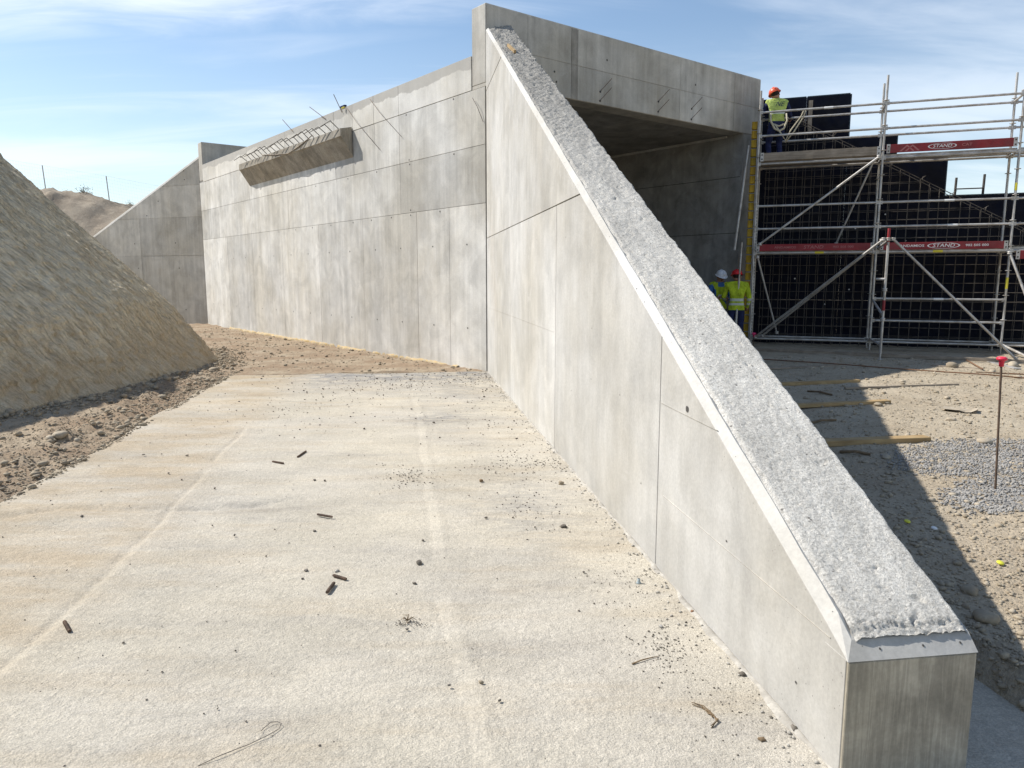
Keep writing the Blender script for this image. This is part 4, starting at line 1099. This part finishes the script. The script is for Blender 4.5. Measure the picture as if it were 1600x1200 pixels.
    nm.polygons.foreach_set('use_smooth', np.ones(len(nm.polygons), bool))
    nm.transform(Matrix(((Rt.x, F.x, 0, 0), (Rt.y, F.y, 0, 0), (0, 0, 1, 0), (0, 0, 0, 1))))
    o.parent = root; o.location = (0, 0, 0); ORG[o.name] = V(base)
    # head details
    hd = V(J['head']); cr = V(J['crown']); ax = (cr - hd).normalized(); fwd = (V((0, 1, 0)) - ax * ax.y).normalized()
    rtv = fwd.cross(ax)
    def ell(name, ctr, r3, mat, up=ax, nlat=7, nlon=14, lo=-90, parent=root):
        vsx = []; fs = []
        for i in range(nlat + 1):
            la = math.radians(lo + (90 - lo) * i / nlat)
            for k in range(nlon):
                lo_ = 2 * math.pi * k / nlon
                vsx.append(W(ctr + rtv * r3[0] * math.cos(la) * math.cos(lo_) + fwd * r3[1] * math.cos(la) * math.sin(lo_) + ax * r3[2] * math.sin(la)))
        for i in range(nlat):
            for k in range(nlon): fs.append((i * nlon + k, i * nlon + (k + 1) % nlon, (i + 1) * nlon + (k + 1) % nlon, (i + 1) * nlon + k))
        fs.append(tuple(range(nlon)))
        q = mobj(name, vsx, fs, mat, parent, smooth=True); fix_normals(q); return q
    hc = hd + ax * 0.045
    ell('hair', hc + ax * 0.012 - fwd * 0.022, (0.088, 0.095, 0.085), M_HAIR)
    for sgn in (-1, 1):
        ell('ear', hc + rtv * 0.092 * sgn - ax * 0.02, (0.012, 0.02, 0.03), M_SKIN, nlat=4, nlon=8)
        ell('eye', hc + rtv * 0.033 * sgn + fwd * 0.088, (0.012, 0.008, 0.007), M_HAIR, nlat=4, nlon=8)
    ell('nose', hc - ax * 0.025 + fwd * 0.098, (0.014, 0.022, 0.022), M_SKIN, nlat=4, nlon=8)
    ell('mouth', hc - ax * 0.062 + fwd * 0.086, (0.024, 0.008, 0.006), M_HELR if False else M_RUSTP, nlat=4, nlon=8)
    top = hc + ax * 0.045
    hm = ell('helmet', top, (0.122, 0.138, 0.115), helmet, lo=-8, nlat=6, nlon=18)
    # brim and ridge
    n = 20; vsx = []; fs = []
    for k in range(n):
        lo_ = 2 * math.pi * k / n; fr = max(0, math.sin(lo_)) ** 2
        for rx, ry, dz in ((0.118, 0.132, 0.0), (0.140, 0.152 + 0.045 * fr, -0.012 - 0.012 * fr), (0.140, 0.152 + 0.045 * fr, -0.018 - 0.012 * fr), (0.116, 0.130, -0.012)):
            vsx.append(W(top + rtv * rx * math.cos(lo_) + fwd * ry * math.sin(lo_) + ax * dz))
    for k in range(n):
        for j in range(4): fs.append((k * 4 + j, ((k + 1) % n) * 4 + j, ((k + 1) % n) * 4 + (j + 1) % 4, k * 4 + (j + 1) % 4))
    bq = mobj('brim', vsx, fs, helmet, hm, smooth=False); fix_normals(bq)
    path_tube('ridge', [W(top + fwd * 0.138 * math.cos(t) + ax * 0.117 * math.sin(t)) for t in [i * math.pi / 10 for i in range(1, 10)]], 0.012, helmet, hm, 6)
    if extra: extra(root, W)
    return root

def stand_pose(**kw):
    J = dict(pelvis=(0, 0, 0.93), waist=(0, 0.0, 1.10), chest=(0, 0.0, 1.32), neck=(0, 0.005, 1.50), head=(0, 0.02, 1.57), crown=(0, 0.025, 1.66),
             shL=(-0.20, 0, 1.41), elL=(-0.27, -0.02, 1.12), wrL=(-0.26, 0.10, 0.90), haL=(-0.26, 0.14, 0.83),
             shR=(0.20, 0, 1.41), elR=(0.27, -0.02, 1.12), wrR=(0.26, 0.10, 0.90), haR=(0.26, 0.14, 0.83),
             hipL=(-0.10, 0, 0.86), knL=(-0.11, 0.02, 0.48), anL=(-0.12, -0.02, 0.08), toL=(-0.14, 0.13, 0.035),
             hipR=(0.10, 0, 0.86), knR=(0.11, 0.02, 0.48), anR=(0.12, -0.02, 0.08), toR=(0.14, 0.13, 0.035))
    J.update(kw); return J
base_cloth = dict(default=M_VEST, head=M_SKIN, crown=M_SKIN, neck=M_VEST, elL=M_VEST, elR=M_VEST, hipL=M_NAVY, hipR=M_NAVY, knL=M_NAVY, knR=M_NAVY, anL=M_NAVY, anR=M_NAVY, toL=M_BOOT, toR=M_BOOT, haL=M_SKIN, haR=M_SKIN)
# worker in a red helmet, back to the camera
cA = dict(base_cloth); cA.update(bands=[(1.06, 1.12), (0.97, 1.02)])
pA = on_ground(1148, 432.01, 1.6999); 
def ray_at(x, y, dist):
    d = on_ground(x, y, 0.0) - V((0, 0, H_CAM)); d.z = 0; d.normalize(); return d * dist
wA = ray_at(1147, 560, 17.55); wA.z = 0.09
person('worker in a red helmet and yellow jacket seen from behind at the tunnel mouth', wA, 12,
       stand_pose(elL=(-0.29, 0.05, 1.14), wrL=(-0.22, 0.27, 1.08), haL=(-0.18, 0.33, 1.09), elR=(0.28, 0.02, 1.12), wrR=(0.25, 0.12, 0.92), haR=(0.24, 0.17, 0.86), head=(-0.01, 0.035, 1.57), crown=(-0.015, 0.05, 1.66)), cA, M_HELR)
# worker in a white helmet, facing the camera and looking down at a sheet
cB = dict(base_cloth); cB.update(neck=M_BLUE, elL=M_BLUE, elR=M_BLUE, wrL=M_BLUE, wrR=M_BLUE, bands=[(1.10, 1.15)])
wB = ray_at(1120, 560, 18.05); wB.z = 0.09
def sheet_paper(root, W):
    mobj('paper_sheet', [W((-0.02, 0.34, 1.12)), W((0.18, 0.30, 1.12)), W((0.20, 0.42, 1.20)), W((0.0, 0.46, 1.20)), W((-0.02, 0.342, 1.117)), W((0.18, 0.302, 1.117)), W((0.20, 0.422, 1.197)), W((0.0, 0.462, 1.197))],
         [(0, 1, 2, 3), (7, 6, 5, 4), (0, 4, 5, 1), (1, 5, 6, 2), (2, 6, 7, 3), (3, 7, 4, 0)], M_PAPER, root)
person('worker in a white helmet and yellow vest over blue sleeves facing the camera', wB, 172,
       stand_pose(elL=(-0.27, 0.04, 1.12), wrL=(-0.08, 0.27, 1.10), haL=(-0.02, 0.32, 1.12), elR=(0.27, 0.04, 1.12), wrR=(0.20, 0.27, 1.10), haR=(0.16, 0.33, 1.12), head=(0, 0.045, 1.565), crown=(0, 0.075, 1.65)), cB, M_HELW, extra=sheet_paper)
# worker on the scaffold deck
cC = dict(base_cloth); cC.update(default=M_VESTP, neck=M_VESTP, hem=0.88, elL=M_NAVY, elR=M_NAVY, wrL=M_NAVY, wrR=M_NAVY, bands=[(1.04, 1.09)])
wC = fS(-2.16, 4.135, -0.42)
def harness(root, W):
    def band(name, pts, w=0.022): path_tube(name, [W(p) for p in pts], w, M_STRAP, root, 6)
    band('harness_strap', [(-0.17, -0.12, 1.04), (-0.18, -0.17, 0.88), (-0.10, -0.22, 0.70), (0.0, -0.22, 0.65), (0.10, -0.22, 0.70), (0.18, -0.17, 0.88), (0.17, -0.12, 1.04)])
    band('harness_strap', [(-0.15, -0.16, 0.82), (0.0, -0.19, 0.76), (0.15, -0.16, 0.82)], 0.018)
    band('harness_strap', [(-0.10, -0.21, 0.80), (0.02, -0.24, 0.62), (0.14, -0.26, 0.44), (0.24, -0.28, 0.66), (0.42, -0.34, 0.92), (0.46, -0.40, 1.05)], 0.016)
    band('harness_strap', [(0.14, -0.25, 0.40), (0.30, -0.30, 0.62), (0.46, -0.36, 0.90), (0.50, -0.42, 1.06)], 0.016)
    text_mesh('back_print', 'NE', 0.14, M_NAVY, W((0.0, -0.135, 1.24)), W((1, 0, 0)) - W((0, 0, 0)), UP, root, shear=0.5)
person('worker in an orange helmet and harness standing on the upper scaffold deck', wC, 2,
       stand_pose(pelvis=(0, -0.04, 0.83), waist=(0, -0.02, 1.0), chest=(0, 0.03, 1.21), neck=(0, 0.05, 1.385), shL=(-0.20, 0.03, 1.30), shR=(0.20, 0.03, 1.30), hipL=(-0.10, -0.04, 0.76), hipR=(0.10, -0.04, 0.76), knL=(-0.12, 0.14, 0.44), knR=(0.12, 0.14, 0.44), elL=(-0.25, 0.18, 1.09), wrL=(-0.20, 0.36, 1.20), haL=(-0.18, 0.42, 1.23), elR=(0.33, 0.12, 1.07), wrR=(0.40, 0.32, 1.0), haR=(0.42, 0.38, 0.98), head=(-0.02, 0.08, 1.45), crown=(-0.05, 0.10, 1.54)), cC, M_HELO, extra=harness)

# ================================================================== THINGS ON THE RIGHT GROUND
st = thing('marker_bar', 'upright rusty rebar with a red mushroom cap standing in the grey gravel', 'marker bar', put(1556, 768))
tube('bar', put(1556, 768) - UP * 0.1, put(1556, 768) + UP * 0.99 + V((-0.045, 0.01, 0)), 0.0085, M_REB, st, 8)
b = put(1556, 768) + UP * 0.955 + V((-0.043, 0.01, 0))
lathe('cap', [(0.0, -0.02), (0.016, -0.02), (0.019, 0.02), (0.022, 0.024), (0.035, 0.03), (0.037, 0.042), (0.026, 0.052), (0.0, 0.055)], b, M_CAPR, st, 16)
st2 = thing('marker_bar', 'short bar with a pink cap at the foot of the scaffold by the portal', 'marker bar', fS(-2.40, 0, 0.10))
tube('bar', fS(-2.40, -0.05, 0.10), fS(-2.40, 0.27, 0.10), 0.008, M_REB, st2, 8)
lathe('cap', [(0.0, 0.0), (0.02, 0.0), (0.024, 0.045), (0.05, 0.055), (0.052, 0.08), (0.03, 0.1), (0, 0.102)], fS(-2.40, 0.24, 0.10), M_CAPP, st2, 14)

def plank(a, b, w, h, mat, label, group=None, name='plank', cat='plank', lift=0.0):
    pa = put(*a); pb = put(*b); zz = UP * (h / 2 + lift)
    zs = sorted(z_right(pa + (pb - pa) * (i / 24)) for i in range(25)); pa.z = pb.z = zs[20] - 0.008
    o = obox(name, pa + zz, pb + zz, w, h, mat, bevel=0.003); tag(o, label, cat, group); return o
PG = 'timber lying on the dirt'
plank((1270, 697), (1448, 690), 0.12, 0.055, M_WOOD, 'pale timber plank at the edge of the grey gravel patch', PG)
plank((1215, 638), (1388, 630), 0.10, 0.045, M_WOOD, 'middle timber plank reaching out of the wing wall shadow', PG)
plank((1190, 603), (1341, 597), 0.10, 0.05, M_WOOD, 'timber plank farthest from the camera with a bright cut end', PG)
plank((1150, 548), (1650, 571), 0.09, 0.07, M_WOODG, 'long weathered timber rail lying in front of the scaffold foot', PG, 'timber_rail', 'timber')
plank((1320, 609), (1497, 603), 0.045, 0.03, M_WOODG, 'thin grey strip lying on sunlit dirt between two planks', None, 'strip', 'strip')
plank((1170, 579), (1310, 572), 0.06, 0.03, M_WOODG, 'weathered batten in the shade below the scaffold', PG, 'batten', 'batten')
plank((1455, 572), (1530, 577), 0.05, 0.02, M_WOODG, 'short grey lath beside the brown stone block', PG, 'batten', 'batten')
plank((1525, 583), (1640, 588), 0.03, 0.025, M_RUSTP, 'thin rusty angle iron near the right frame edge', None, 'angle_iron', 'angle iron')
plank((1545, 566), (1590, 577), 0.12, 0.02, M_GALV, 'crumpled grey metal strip by the right scaffold foot', None, 'metal_strip', 'metal strip')
p_ = [put(1140, 563), put(1300, 572), put(1420, 581), put(1540, 589), put(1660, 598)]
o = path_tube('reinforcing_bar', [q + UP * 0.03 for q in p_], 0.011, M_RUSTP, None, 8, at=p_[2]); tag(o, 'long thin rusty reinforcing bar lying across the dirt before the scaffold', 'bar')
p_ = [put(1505, 562), put(1528, 575), put(1535, 580)]
o = path_tube('bent_bar', [q + UP * 0.03 for q in p_], 0.012, M_RUSTP, None, 8, at=p_[0]); tag(o, 'short bent rusty bar by the brown stone block', 'bar')
# bits of board in the shade
for i, (a, b, lab) in enumerate((((1262, 612), (1300, 618), 'dark stick in the shade between the two far planks'), ((1262, 661), (1306, 655), 'dark splinter in the shade between the two near planks'), ((1312, 706), (1360, 710), 'brown stick in the shade beside the near plank'))):
    pa, pb = put(*a), put(*b); pm = (pa + pb) / 2 + UP * 0.03
    o = path_tube('stick', [pa + UP * 0.012, pm, pb + UP * 0.012], 0.014, M_TWIG, None, 6, at=pa); tag(o, lab, 'stick')

def stone(x, y, size, label, mat=M_STONE, name='stone', flat=0.6, group=None, left=False, cat='stone'):
    p = on_ground(x, y) if left else put(x, y)
    if left: p.z = z_right(p)
    v = rock_verts(ICO2[0], size, flat, 0.16) + np.array([p.x, p.y, p.z + size * flat * 0.45])
    o = mobj(name, v, ICO2[1], mat, None, at=p); tag(o, label, cat, group); return o
stone(1487, 574, 0.11, 'brown block shaped stone before the long timber rail', M_PEB, flat=0.7)
stone(1538, 694, 0.06, 'grey stone on the far edge of the gravel patch')
stone(1385, 716, 0.055, 'pale stone in the shade beside the near plank')
stone(1372, 634, 0.06, 'first of two dark stones beside the middle plank end', M_PEB)
stone(1384, 631, 0.05, 'second of two dark stones beside the middle plank end', M_PEB)
stone(1487, 654, 0.05, 'small pale stone left of the flattened sack')
stone(1583, 573, 0.10, 'pale stone at the right frame edge near the scaffold foot')
stone(1590, 591, 0.07, 'pale stone behind the red capped bar')
stone(1550, 583, 0.055, 'rounded stone left of the red capped bar top')
stone(1418, 684, 0.045, 'lone pointed stone behind the near plank', flat=1.0)
stone(1515, 930, 0.045, 'brown clod in the shadow right of the wing wall', M_PEB)
stone(1540, 968, 0.05, 'brown clod near the wing wall tip', M_PEB)
stone(1548, 1050, 0.04, 'dark clod beside the wing wall end face', M_PEB)
# flattened sack / cardboard
p = put(1500, 640)
vsx = []; fs = []
for i in range(7):
    for j in range(5):
        u = (i / 6 - 0.5) * 0.36; v = (j / 4 - 0.5) * 0.24
        q = p + hdir(125) * u + hdir(35) * v; q.z = z_right(q) + 0.012 + 0.02 * (0.5 + float(vnoise(np.array(i * 0.7), np.array(j * 0.8), 500))) + (0.015 if i == 6 else 0)
        vsx.append(q)
top = grid_faces(7, 5); n_ = len(vsx)
vsx += [q - UP * 0.02 for q in vsx]
fs = [tuple(f) for f in top] + [tuple(f[::-1] + n_) for f in top]
o = mobj('torn_sack', vsx, fs, M_STONE, None, at=p); fix_normals(o); tag(o, 'flattened brown piece of torn sack on the sunlit dirt', 'sack')
for (x, y, m_, lab) in ((1417, 822, M_DISCY, 'small yellow plastic disc in the wing wall shadow'), (1459, 831, M_DISCW, 'small white plastic disc at the shadow edge'), (1562, 888, M_DISCY, 'small yellow plastic disc on sunlit dirt near the right edge')):
    p = put(x, y); o = lathe('plastic_disc', [(0, 0), (0.019, 0), (0.02, 0.005), (0.016, 0.009), (0, 0.009)], p + UP * 0.012, m_, None, 14, at=p, axis=V((0.1, -0.25, 1))); tag(o, lab, 'disc')

# gravel patches
def in_patch(x, y):
    a = ((x - 1555) / 138) ** 2 + ((y - 718) / 27) ** 2; b = ((x - 1575) / 85) ** 2 + ((y - 775) / 24) ** 2
    return min(a, b)
pts = []; szs = []
for i in range(17000):
    x = random.uniform(1370, 1720); y = random.uniform(684, 806); q = in_patch(x, y)
    if q > 1 + abs(random.gauss(0, 0.4)): continue
    p = put(x, y); pts.append(p); szs.append(random.uniform(0.005, 0.0125))
scatter('grey_gravel', pts, szs, M_GRAV, flat=0.75, sink=0.1)
pts = []; szs = []
for i in range(11000):                                              # pebbles over the right ground
    y = 560 + 640 * random.random() ** 1.25; x = random.uniform(1180, 1680)
    p = put(x, y); s_, o_ = (p - P0).dot(BX), (p - P0).dot(BI)
    if o_ < 0.5 or p.y > 17.3: continue
    pts.append(p); szs.append(min(0.026, 0.0042 * (1 + random.paretovariate(1.9) * 0.55)) * (0.7 + 0.055 * p.y))
scatter('ground_pebbles', pts, szs, M_PEB, flat=0.6)
pts = []; szs = []
for i in range(900):
    y = 560 + 640 * random.random() ** 1.3; x = random.uniform(1250, 1680); p = put(x, y)
    if (p - P0).dot(BI) < 0.5: continue
    pts.append(p); szs.append(min(0.035, 0.007 * (1 + random.paretovariate(2.0) * 0.55)) * (0.7 + 0.055 * p.y))
scatter('pale_pebbles', pts, szs, M_STONE, flat=0.6)

# ================================================================== LEFT SIDE RUBBLE
pts = []; szs = []
for i in range(9000):
    s_ = random.uniform(-12, 0.6); o_ = -4.44 - abs(random.gauss(0.0, 0.75))
    p = fB(s_, 0, o_); p.z = max(z_right(p), -0.05 if o_ < -4.5 else 0.0); pts.append(p); szs.append(min(0.045, 0.006 * (1 + random.paretovariate(1.8) * 0.5)))
for i in range(2600):
    s_ = random.uniform(0.1, 9); p = P0 + hdir(random.uniform(-62, -18)) * random.uniform(0.3, 14); p = V((random.uniform(-10, -0.3), random.uniform(13.2, 26), 0))
    if (p - P0).dot(AO) < 0.1: continue
    p.z = z_right(p); pts.append(p); szs.append(min(0.05, 0.009 * (1 + random.paretovariate(1.9) * 0.55)))
scatter('earth_clods', pts, szs, M_PEB, flat=0.6)
pts = []; szs = []
for i in range(1500):                                              # rubble at the foot of the embankment
    a = random.uniform(-8, 5) / MR; r = MR + 0.10 + abs(random.gauss(0, 0.25)); ad_ = max(a, MT0); e_ = min(a - MT0, 0) * MR
    p = V((MCX - e_ * math.sin(MT0) + r * math.cos(ad_), MCY + e_ * math.cos(MT0) + r * math.sin(ad_), 0)); p.z = max(z_right(p), -0.02)
    pts.append(p); szs.append(min(0.06, 0.010 * (1 + random.paretovariate(1.8) * 0.55)))
scatter('embankment_rubble', pts, szs, M_PEB, flat=0.7)
for x, y, sz, lab in ((95, 690, 0.075, 'largest pale stone on the dirt strip left of the slab'), (80, 692, 0.055, 'pale stone left of the largest stone on the dirt strip'), (122, 690, 0.05, 'flat stone right of the largest stone on the dirt strip'), (253, 620, 0.07, 'rounded stone at the edge of the embankment shadow'), (92, 733, 0.04, 'reddish clod beside the left slab edge'), (335, 578, 0.09, 'clod at the pointed foot of the embankment')):
    stone(x, y, sz, lab, M_STONE if 'pale' in lab or 'flat' in lab else M_PEB, left=True)

# ================================================================== THINGS ON THE SLAB
def gz(x, y, lift=0.0): p = on_ground(x, y, 0.0); p.z += lift; return p
def stub(x0, y0, x1, y1, r, label):
    a, b = gz(x0, y0, r + 0.004), gz(x1, y1, r + 0.004)
    root = thing('rebar_offcut', label, 'rebar offcut', a, 'rebar offcuts lying on the slab')
    tube('bar', a, b, r, M_REB, root, 10)
    d = (b - a); n = max(3, int(d.length / 0.011))
    for i in range(1, n):
        q = a + d * (i / n); tube('rib', q - d.normalized() * 0.0018, q + d.normalized() * 0.0018, r * 1.16, M_REB, root, 10)
    return root
stub(511, 929, 522, 914, 0.0085, 'thick rebar offcut pointing at the camera in the middle of the slab')
stub(521, 902, 541, 908, 0.0080, 'rebar offcut lying crosswise just above the thick one')
stub(496, 806, 519, 810, 0.0075, 'long rebar offcut on the slab level with the rut')
stub(426, 723, 443, 726, 0.0085, 'rebar offcut farthest left of the two distant ones')
stub(465, 716, 478, 707, 0.0085, 'slanting rebar offcut on the distant part of the slab')
stub(101, 975, 109, 990, 0.0085, 'single rebar offcut near the left edge of the slab')
def chip(x, y, size, label, mat=M_PEBD, flat=0.6, cat='chip', name='concrete_chip'):
    p = gz(x, y); v = rock_verts(ICO2[0], size, flat, 0.3) + np.array([p.x, p.y, size * flat * 0.6])
    o = mobj(name, v, ICO2[1], mat, None, at=p); tag(o, label, cat); return o
chip(655, 881, 0.022, 'grey chip left of the smooth strip on the slab')
chip(648, 912, 0.012, 'tiny dark crumb left of the smooth strip')
chip(880, 824, 0.026, 'flat dark chip near the foot of the wing wall')
chip(877, 757, 0.028, 'dark chip by the wing wall farther up the slab', M_PEB)
chip(752, 752, 0.022, 'brown crumb right of the smooth strip', M_TWIG)
chip(752, 1067, 0.010, 'small olive chip right of the smooth strip in the foreground', M_PEB)
chip(527, 947 - 54, 0.014, 'whitish crumb behind the crosswise rebar offcut', M_MORT)
chip(478, 892, 0.010, 'dark crumb left of the rebar offcuts'); chip(473, 905, 0.010, 'second dark crumb left of the rebar offcuts')
chip(1082, 957, 0.013, 'reddish brown crumb touching the wing wall foot', M_RUSTP)
chip(1160, 1055, 0.014, 'dark pebble at the wing wall foot'); chip(1240, 1140, 0.016, 'dark pebble at the wing wall foot nearest the camera')
chip(1190, 1157, 0.013, 'brown crumb on the slab near the wing wall tip', M_TWIG); chip(1205, 1122, 0.009, 'small dark crumb near the wing wall tip')
chip(1033, 980, 0.011, 'rounded grey pebble in the scatter near the wing wall', M_GRAV)
p = gz(998, 911)
o = thing('plastic_cone', 'small grey plastic cone cap standing on the slab near the wing wall', 'cone cap', p)
lathe('cone', [(0.0, 0.0), (0.016, 0.0), (0.013, 0.004), (0.0085, 0.010), (0.0085, 0.026), (0.006, 0.027), (0.005, 0.012), (0.0, 0.011)], p, M_GREYP, o, 16)
lathe('bore', [(0.0052, 0), (0.0052, 0.0015)], p + UP * 0.0262, M_HOLE, o, 12)
def twigs(x, y, n, ln, label, seed, name='dry_weed'):
    r_ = random.Random(seed); p = gz(x, y); VV = []; FF = []
    for i in range(n):
        a = r_.uniform(0, 6.28); l = ln * r_.uniform(0.5, 1.0)
        pts_ = [p + UP * 0.006, p + V((math.cos(a), math.sin(a), 0)) * l * 0.5 + UP * r_.uniform(0.01, 0.03), p + V((math.cos(a + 0.4), math.sin(a + 0.4), 0)) * l + UP * r_.uniform(0.004, 0.02)]
        v, f = sweep(pts_, [0.0022, 0.0018, 0.0008], 5); b = len(VV); VV += v; FF += [tuple(q + b for q in ff) for ff in f]
    o = mobj(name, VV, FF, M_TWIG, None, at=p); tag(o, label, 'dry weed'); return o
twigs(637, 971, 9, 0.055, 'small spidery dry weed beside the smooth strip', 5)
p_ = [gz(1083, 1101), gz(1098, 1107), gz(1108, 1115), gz(1115, 1122), gz(1120, 1128), gz(1113, 1138)]
VV = []; FF = []
r_ = random.Random(9)
for i in range(14):
    j = [V((r_.uniform(-0.008, 0.008), r_.uniform(-0.008, 0.008), r_.uniform(0.003, 0.014))) for _ in p_]
    a_ = r_.randrange(0, 3); b_ = r_.randrange(4, 7)
    v, f = sweep([q + w for q, w in zip(p_, j)][a_:b_], 0.0018, 5); b = len(VV); VV += v; FF += [tuple(q + b for q in ff) for ff in f]
o = mobj('dry_root', VV, FF, M_TWIG, None, at=p_[2]); tag(o, 'dry root bundle curled on the slab near the wing wall tip', 'dry root')
o = path_tube('twig', [gz(988, 1039, .005), gz(1002, 1034, .008), gz(1015, 1030, .006), gz(1030, 1026, .004)], [0.004, 0.003, 0.0025, 0.001], M_TWIG, None, 6, at=gz(988, 1039)); tag(o, 'thin dark twig on the slab beside the grit scatter', 'twig')
w_ = [(310, 1199), (345, 1184), (390, 1165), (420, 1152), (436, 1141), (440, 1134), (434, 1130), (424, 1132), (412, 1140), (408, 1146)]
o = path_tube('tie_wire', [gz(x, y, 0.006 + 0.004 * (i % 2)) for i, (x, y) in enumerate(w_)], 0.0012, M_REBD, None, 6, at=gz(390, 1165)); tag(o, 'thin looped tie wire lying on the slab in the foreground', 'wire')
o = obox('timber_offcut', fB(-1.55, wz(-1.55) + 0.03, 0.17), fB(-2.0, wz(-2.0) + 0.03, 0.21), 0.035, 0.045, M_WOOD, bevel=0.003); tag(o, 'little pale timber offcut lying on the rough sloping wall top', 'offcut')
# grit on the slab
pts = []; szs = []
def add(p, s): pts.append(V((p.x, p.y, 0.001))); szs.append(s)
for i in range(1000):
    s_ = random.uniform(-11.8, -0.1) if i % 3 else random.uniform(-5, -0.1); o_ = -4.3 * random.random() ** 1.25 - 0.06
    add(fB(s_, 0, o_), min(0.008, 0.0012 + random.paretovariate(1.6) * 0.0010) * (1 + 0.09 * (s_ + 11.8)))
for (x, y, sx, sy, n, k) in ((640, 745, 28, 8, 170, 1.0), (615, 597, 60, 9, 260, 1.7), (790, 720, 40, 14, 160, 1.1), (845, 725, 22, 4, 80, 1.1), (1045, 1015, 30, 26, 200, .7), (985, 905, 35, 25, 150, .7), (735, 590, 40, 10, 200, 1.6), (760, 650, 50, 30, 130, 1.3), (820, 790, 40, 22, 120, 1), (470, 640, 60, 10, 80, 1.3), (850, 580, 1, 1, 1, 1), (1150, 1090, 40, 40, 90, .7), (640, 975, 18, 4, 60, .6)):
    for i in range(n): 
        p = gz(random.gauss(x, sx), random.gauss(y, sy))
        if (p - P0).dot(BI) < -0.03 and (p - P0).dot(BX) < -0.03: add(p, random.uniform(0.0022, 0.007) * k)
scatter('slab_grit', pts, szs, M_PEBD, flat=0.7, sink=0.1)

# ================================================================== FENCE AND SHRUBS ON THE HILL
def hz(x, y): return float(hill_h(np.array([x]), np.array([y]))[0])
fence = thing('wire_fence', 'thin wire mesh fence with slim posts along the crest of the far hill', 'fence', (-27, 52, hz(-27, 52)))
xs = [-40.5, -36.2, -31.9, -27.6, -23.3, -19.0]
tops = []
for i, x in enumerate(xs):
    z0 = hz(x, 52); p = V((x, 52 + 0.0 * i, z0)); t_ = p + UP * 1.75 + V((-0.12, 0, 0)); tops.append((p, t_))
    tube('post', p - UP * 0.3, t_, 0.035, M_GALV, fence, 8)
VV = []; FF = []
for (p, t), (p2, t2) in zip(tops[:-1], tops[1:]):
    for k in range(9):
        f_ = k / 8; v, f = sweep([p + (t - p) * f_, p2 + (t2 - p2) * f_], 0.0035 if k < 8 else 0.006, 3); b = len(VV); VV += v; FF += [tuple(q + b for q in ff) for ff in f]
    for k in range(1, 24):
        f_ = k / 24; a = p + (p2 - p) * f_; b_ = t + (t2 - t) * f_; v, f = sweep([a, b_], 0.0025, 3); b = len(VV); VV += v; FF += [tuple(q + b for q in ff) for ff in f]
mobj('wire_mesh', VV, FF, M_WIRE, fence, kind='stuff')

def shrub(p, r, n, label, seed):
    r_ = random.Random(seed); p = V(p); root = thing('shrub', label, 'shrub', p, 'dry shrubs on the earth crests')
    VV = []; FF = []
    for i in range(9):
        d = V((r_.uniform(-1, 1), r_.uniform(-1, 1), r_.uniform(0.5, 1.4))).normalized() * r * r_.uniform(0.6, 1)
        v, f = sweep([p, p + d * 0.5 + V((0, 0, 0.03)), p + d], [r * 0.03, r * 0.02, r * 0.008], 4); b = len(VV); VV += v; FF += [tuple(q + b for q in ff) for ff in f]
    mobj('stem', VV, FF, M_TWIG, root)
    VV = []; FF = []
    for i in range(n):
        c_ = p + V((r_.gauss(0, 0.45), r_.gauss(0, 0.45), abs(r_.gauss(0.45, 0.32)))) * r
        a = V((r_.uniform(-1, 1), r_.uniform(-1, 1), r_.uniform(-1, 1))).normalized(); b_ = a.cross(V((r_.uniform(-1, 1), r_.uniform(-1, 1), 1))).normalized()
        s_ = r * 0.09; b = len(VV); VV += [c_ - a * s_, c_ + b_ * s_ * 0.5, c_ + a * s_, c_ - b_ * s_ * 0.5]; FF.append((b, b + 1, b + 2, b + 3))
    mobj('leaf', VV, FF, M_SHRUB, root, kind='stuff')
shrub((-29.3, 52, hz(-29.3, 52) - 0.05), 0.55, 160, 'small bush standing against the sky beside the middle fence post', 1)
for i, (x, lab) in enumerate(((-32.0, 'low dark tuft on the hill crest next to the embankment edge'), (-26.2, 'low dark tuft on the hill crest right of the middle fence post'), (-24.6, 'low dark tuft on the hill crest near the far wing wall'), (-30.6, 'low dark tuft on the hill crest left of the small bush'))):
    shrub((x, 52, hz(x, 52) - 0.1), 0.32, 110, lab, 20 + i)
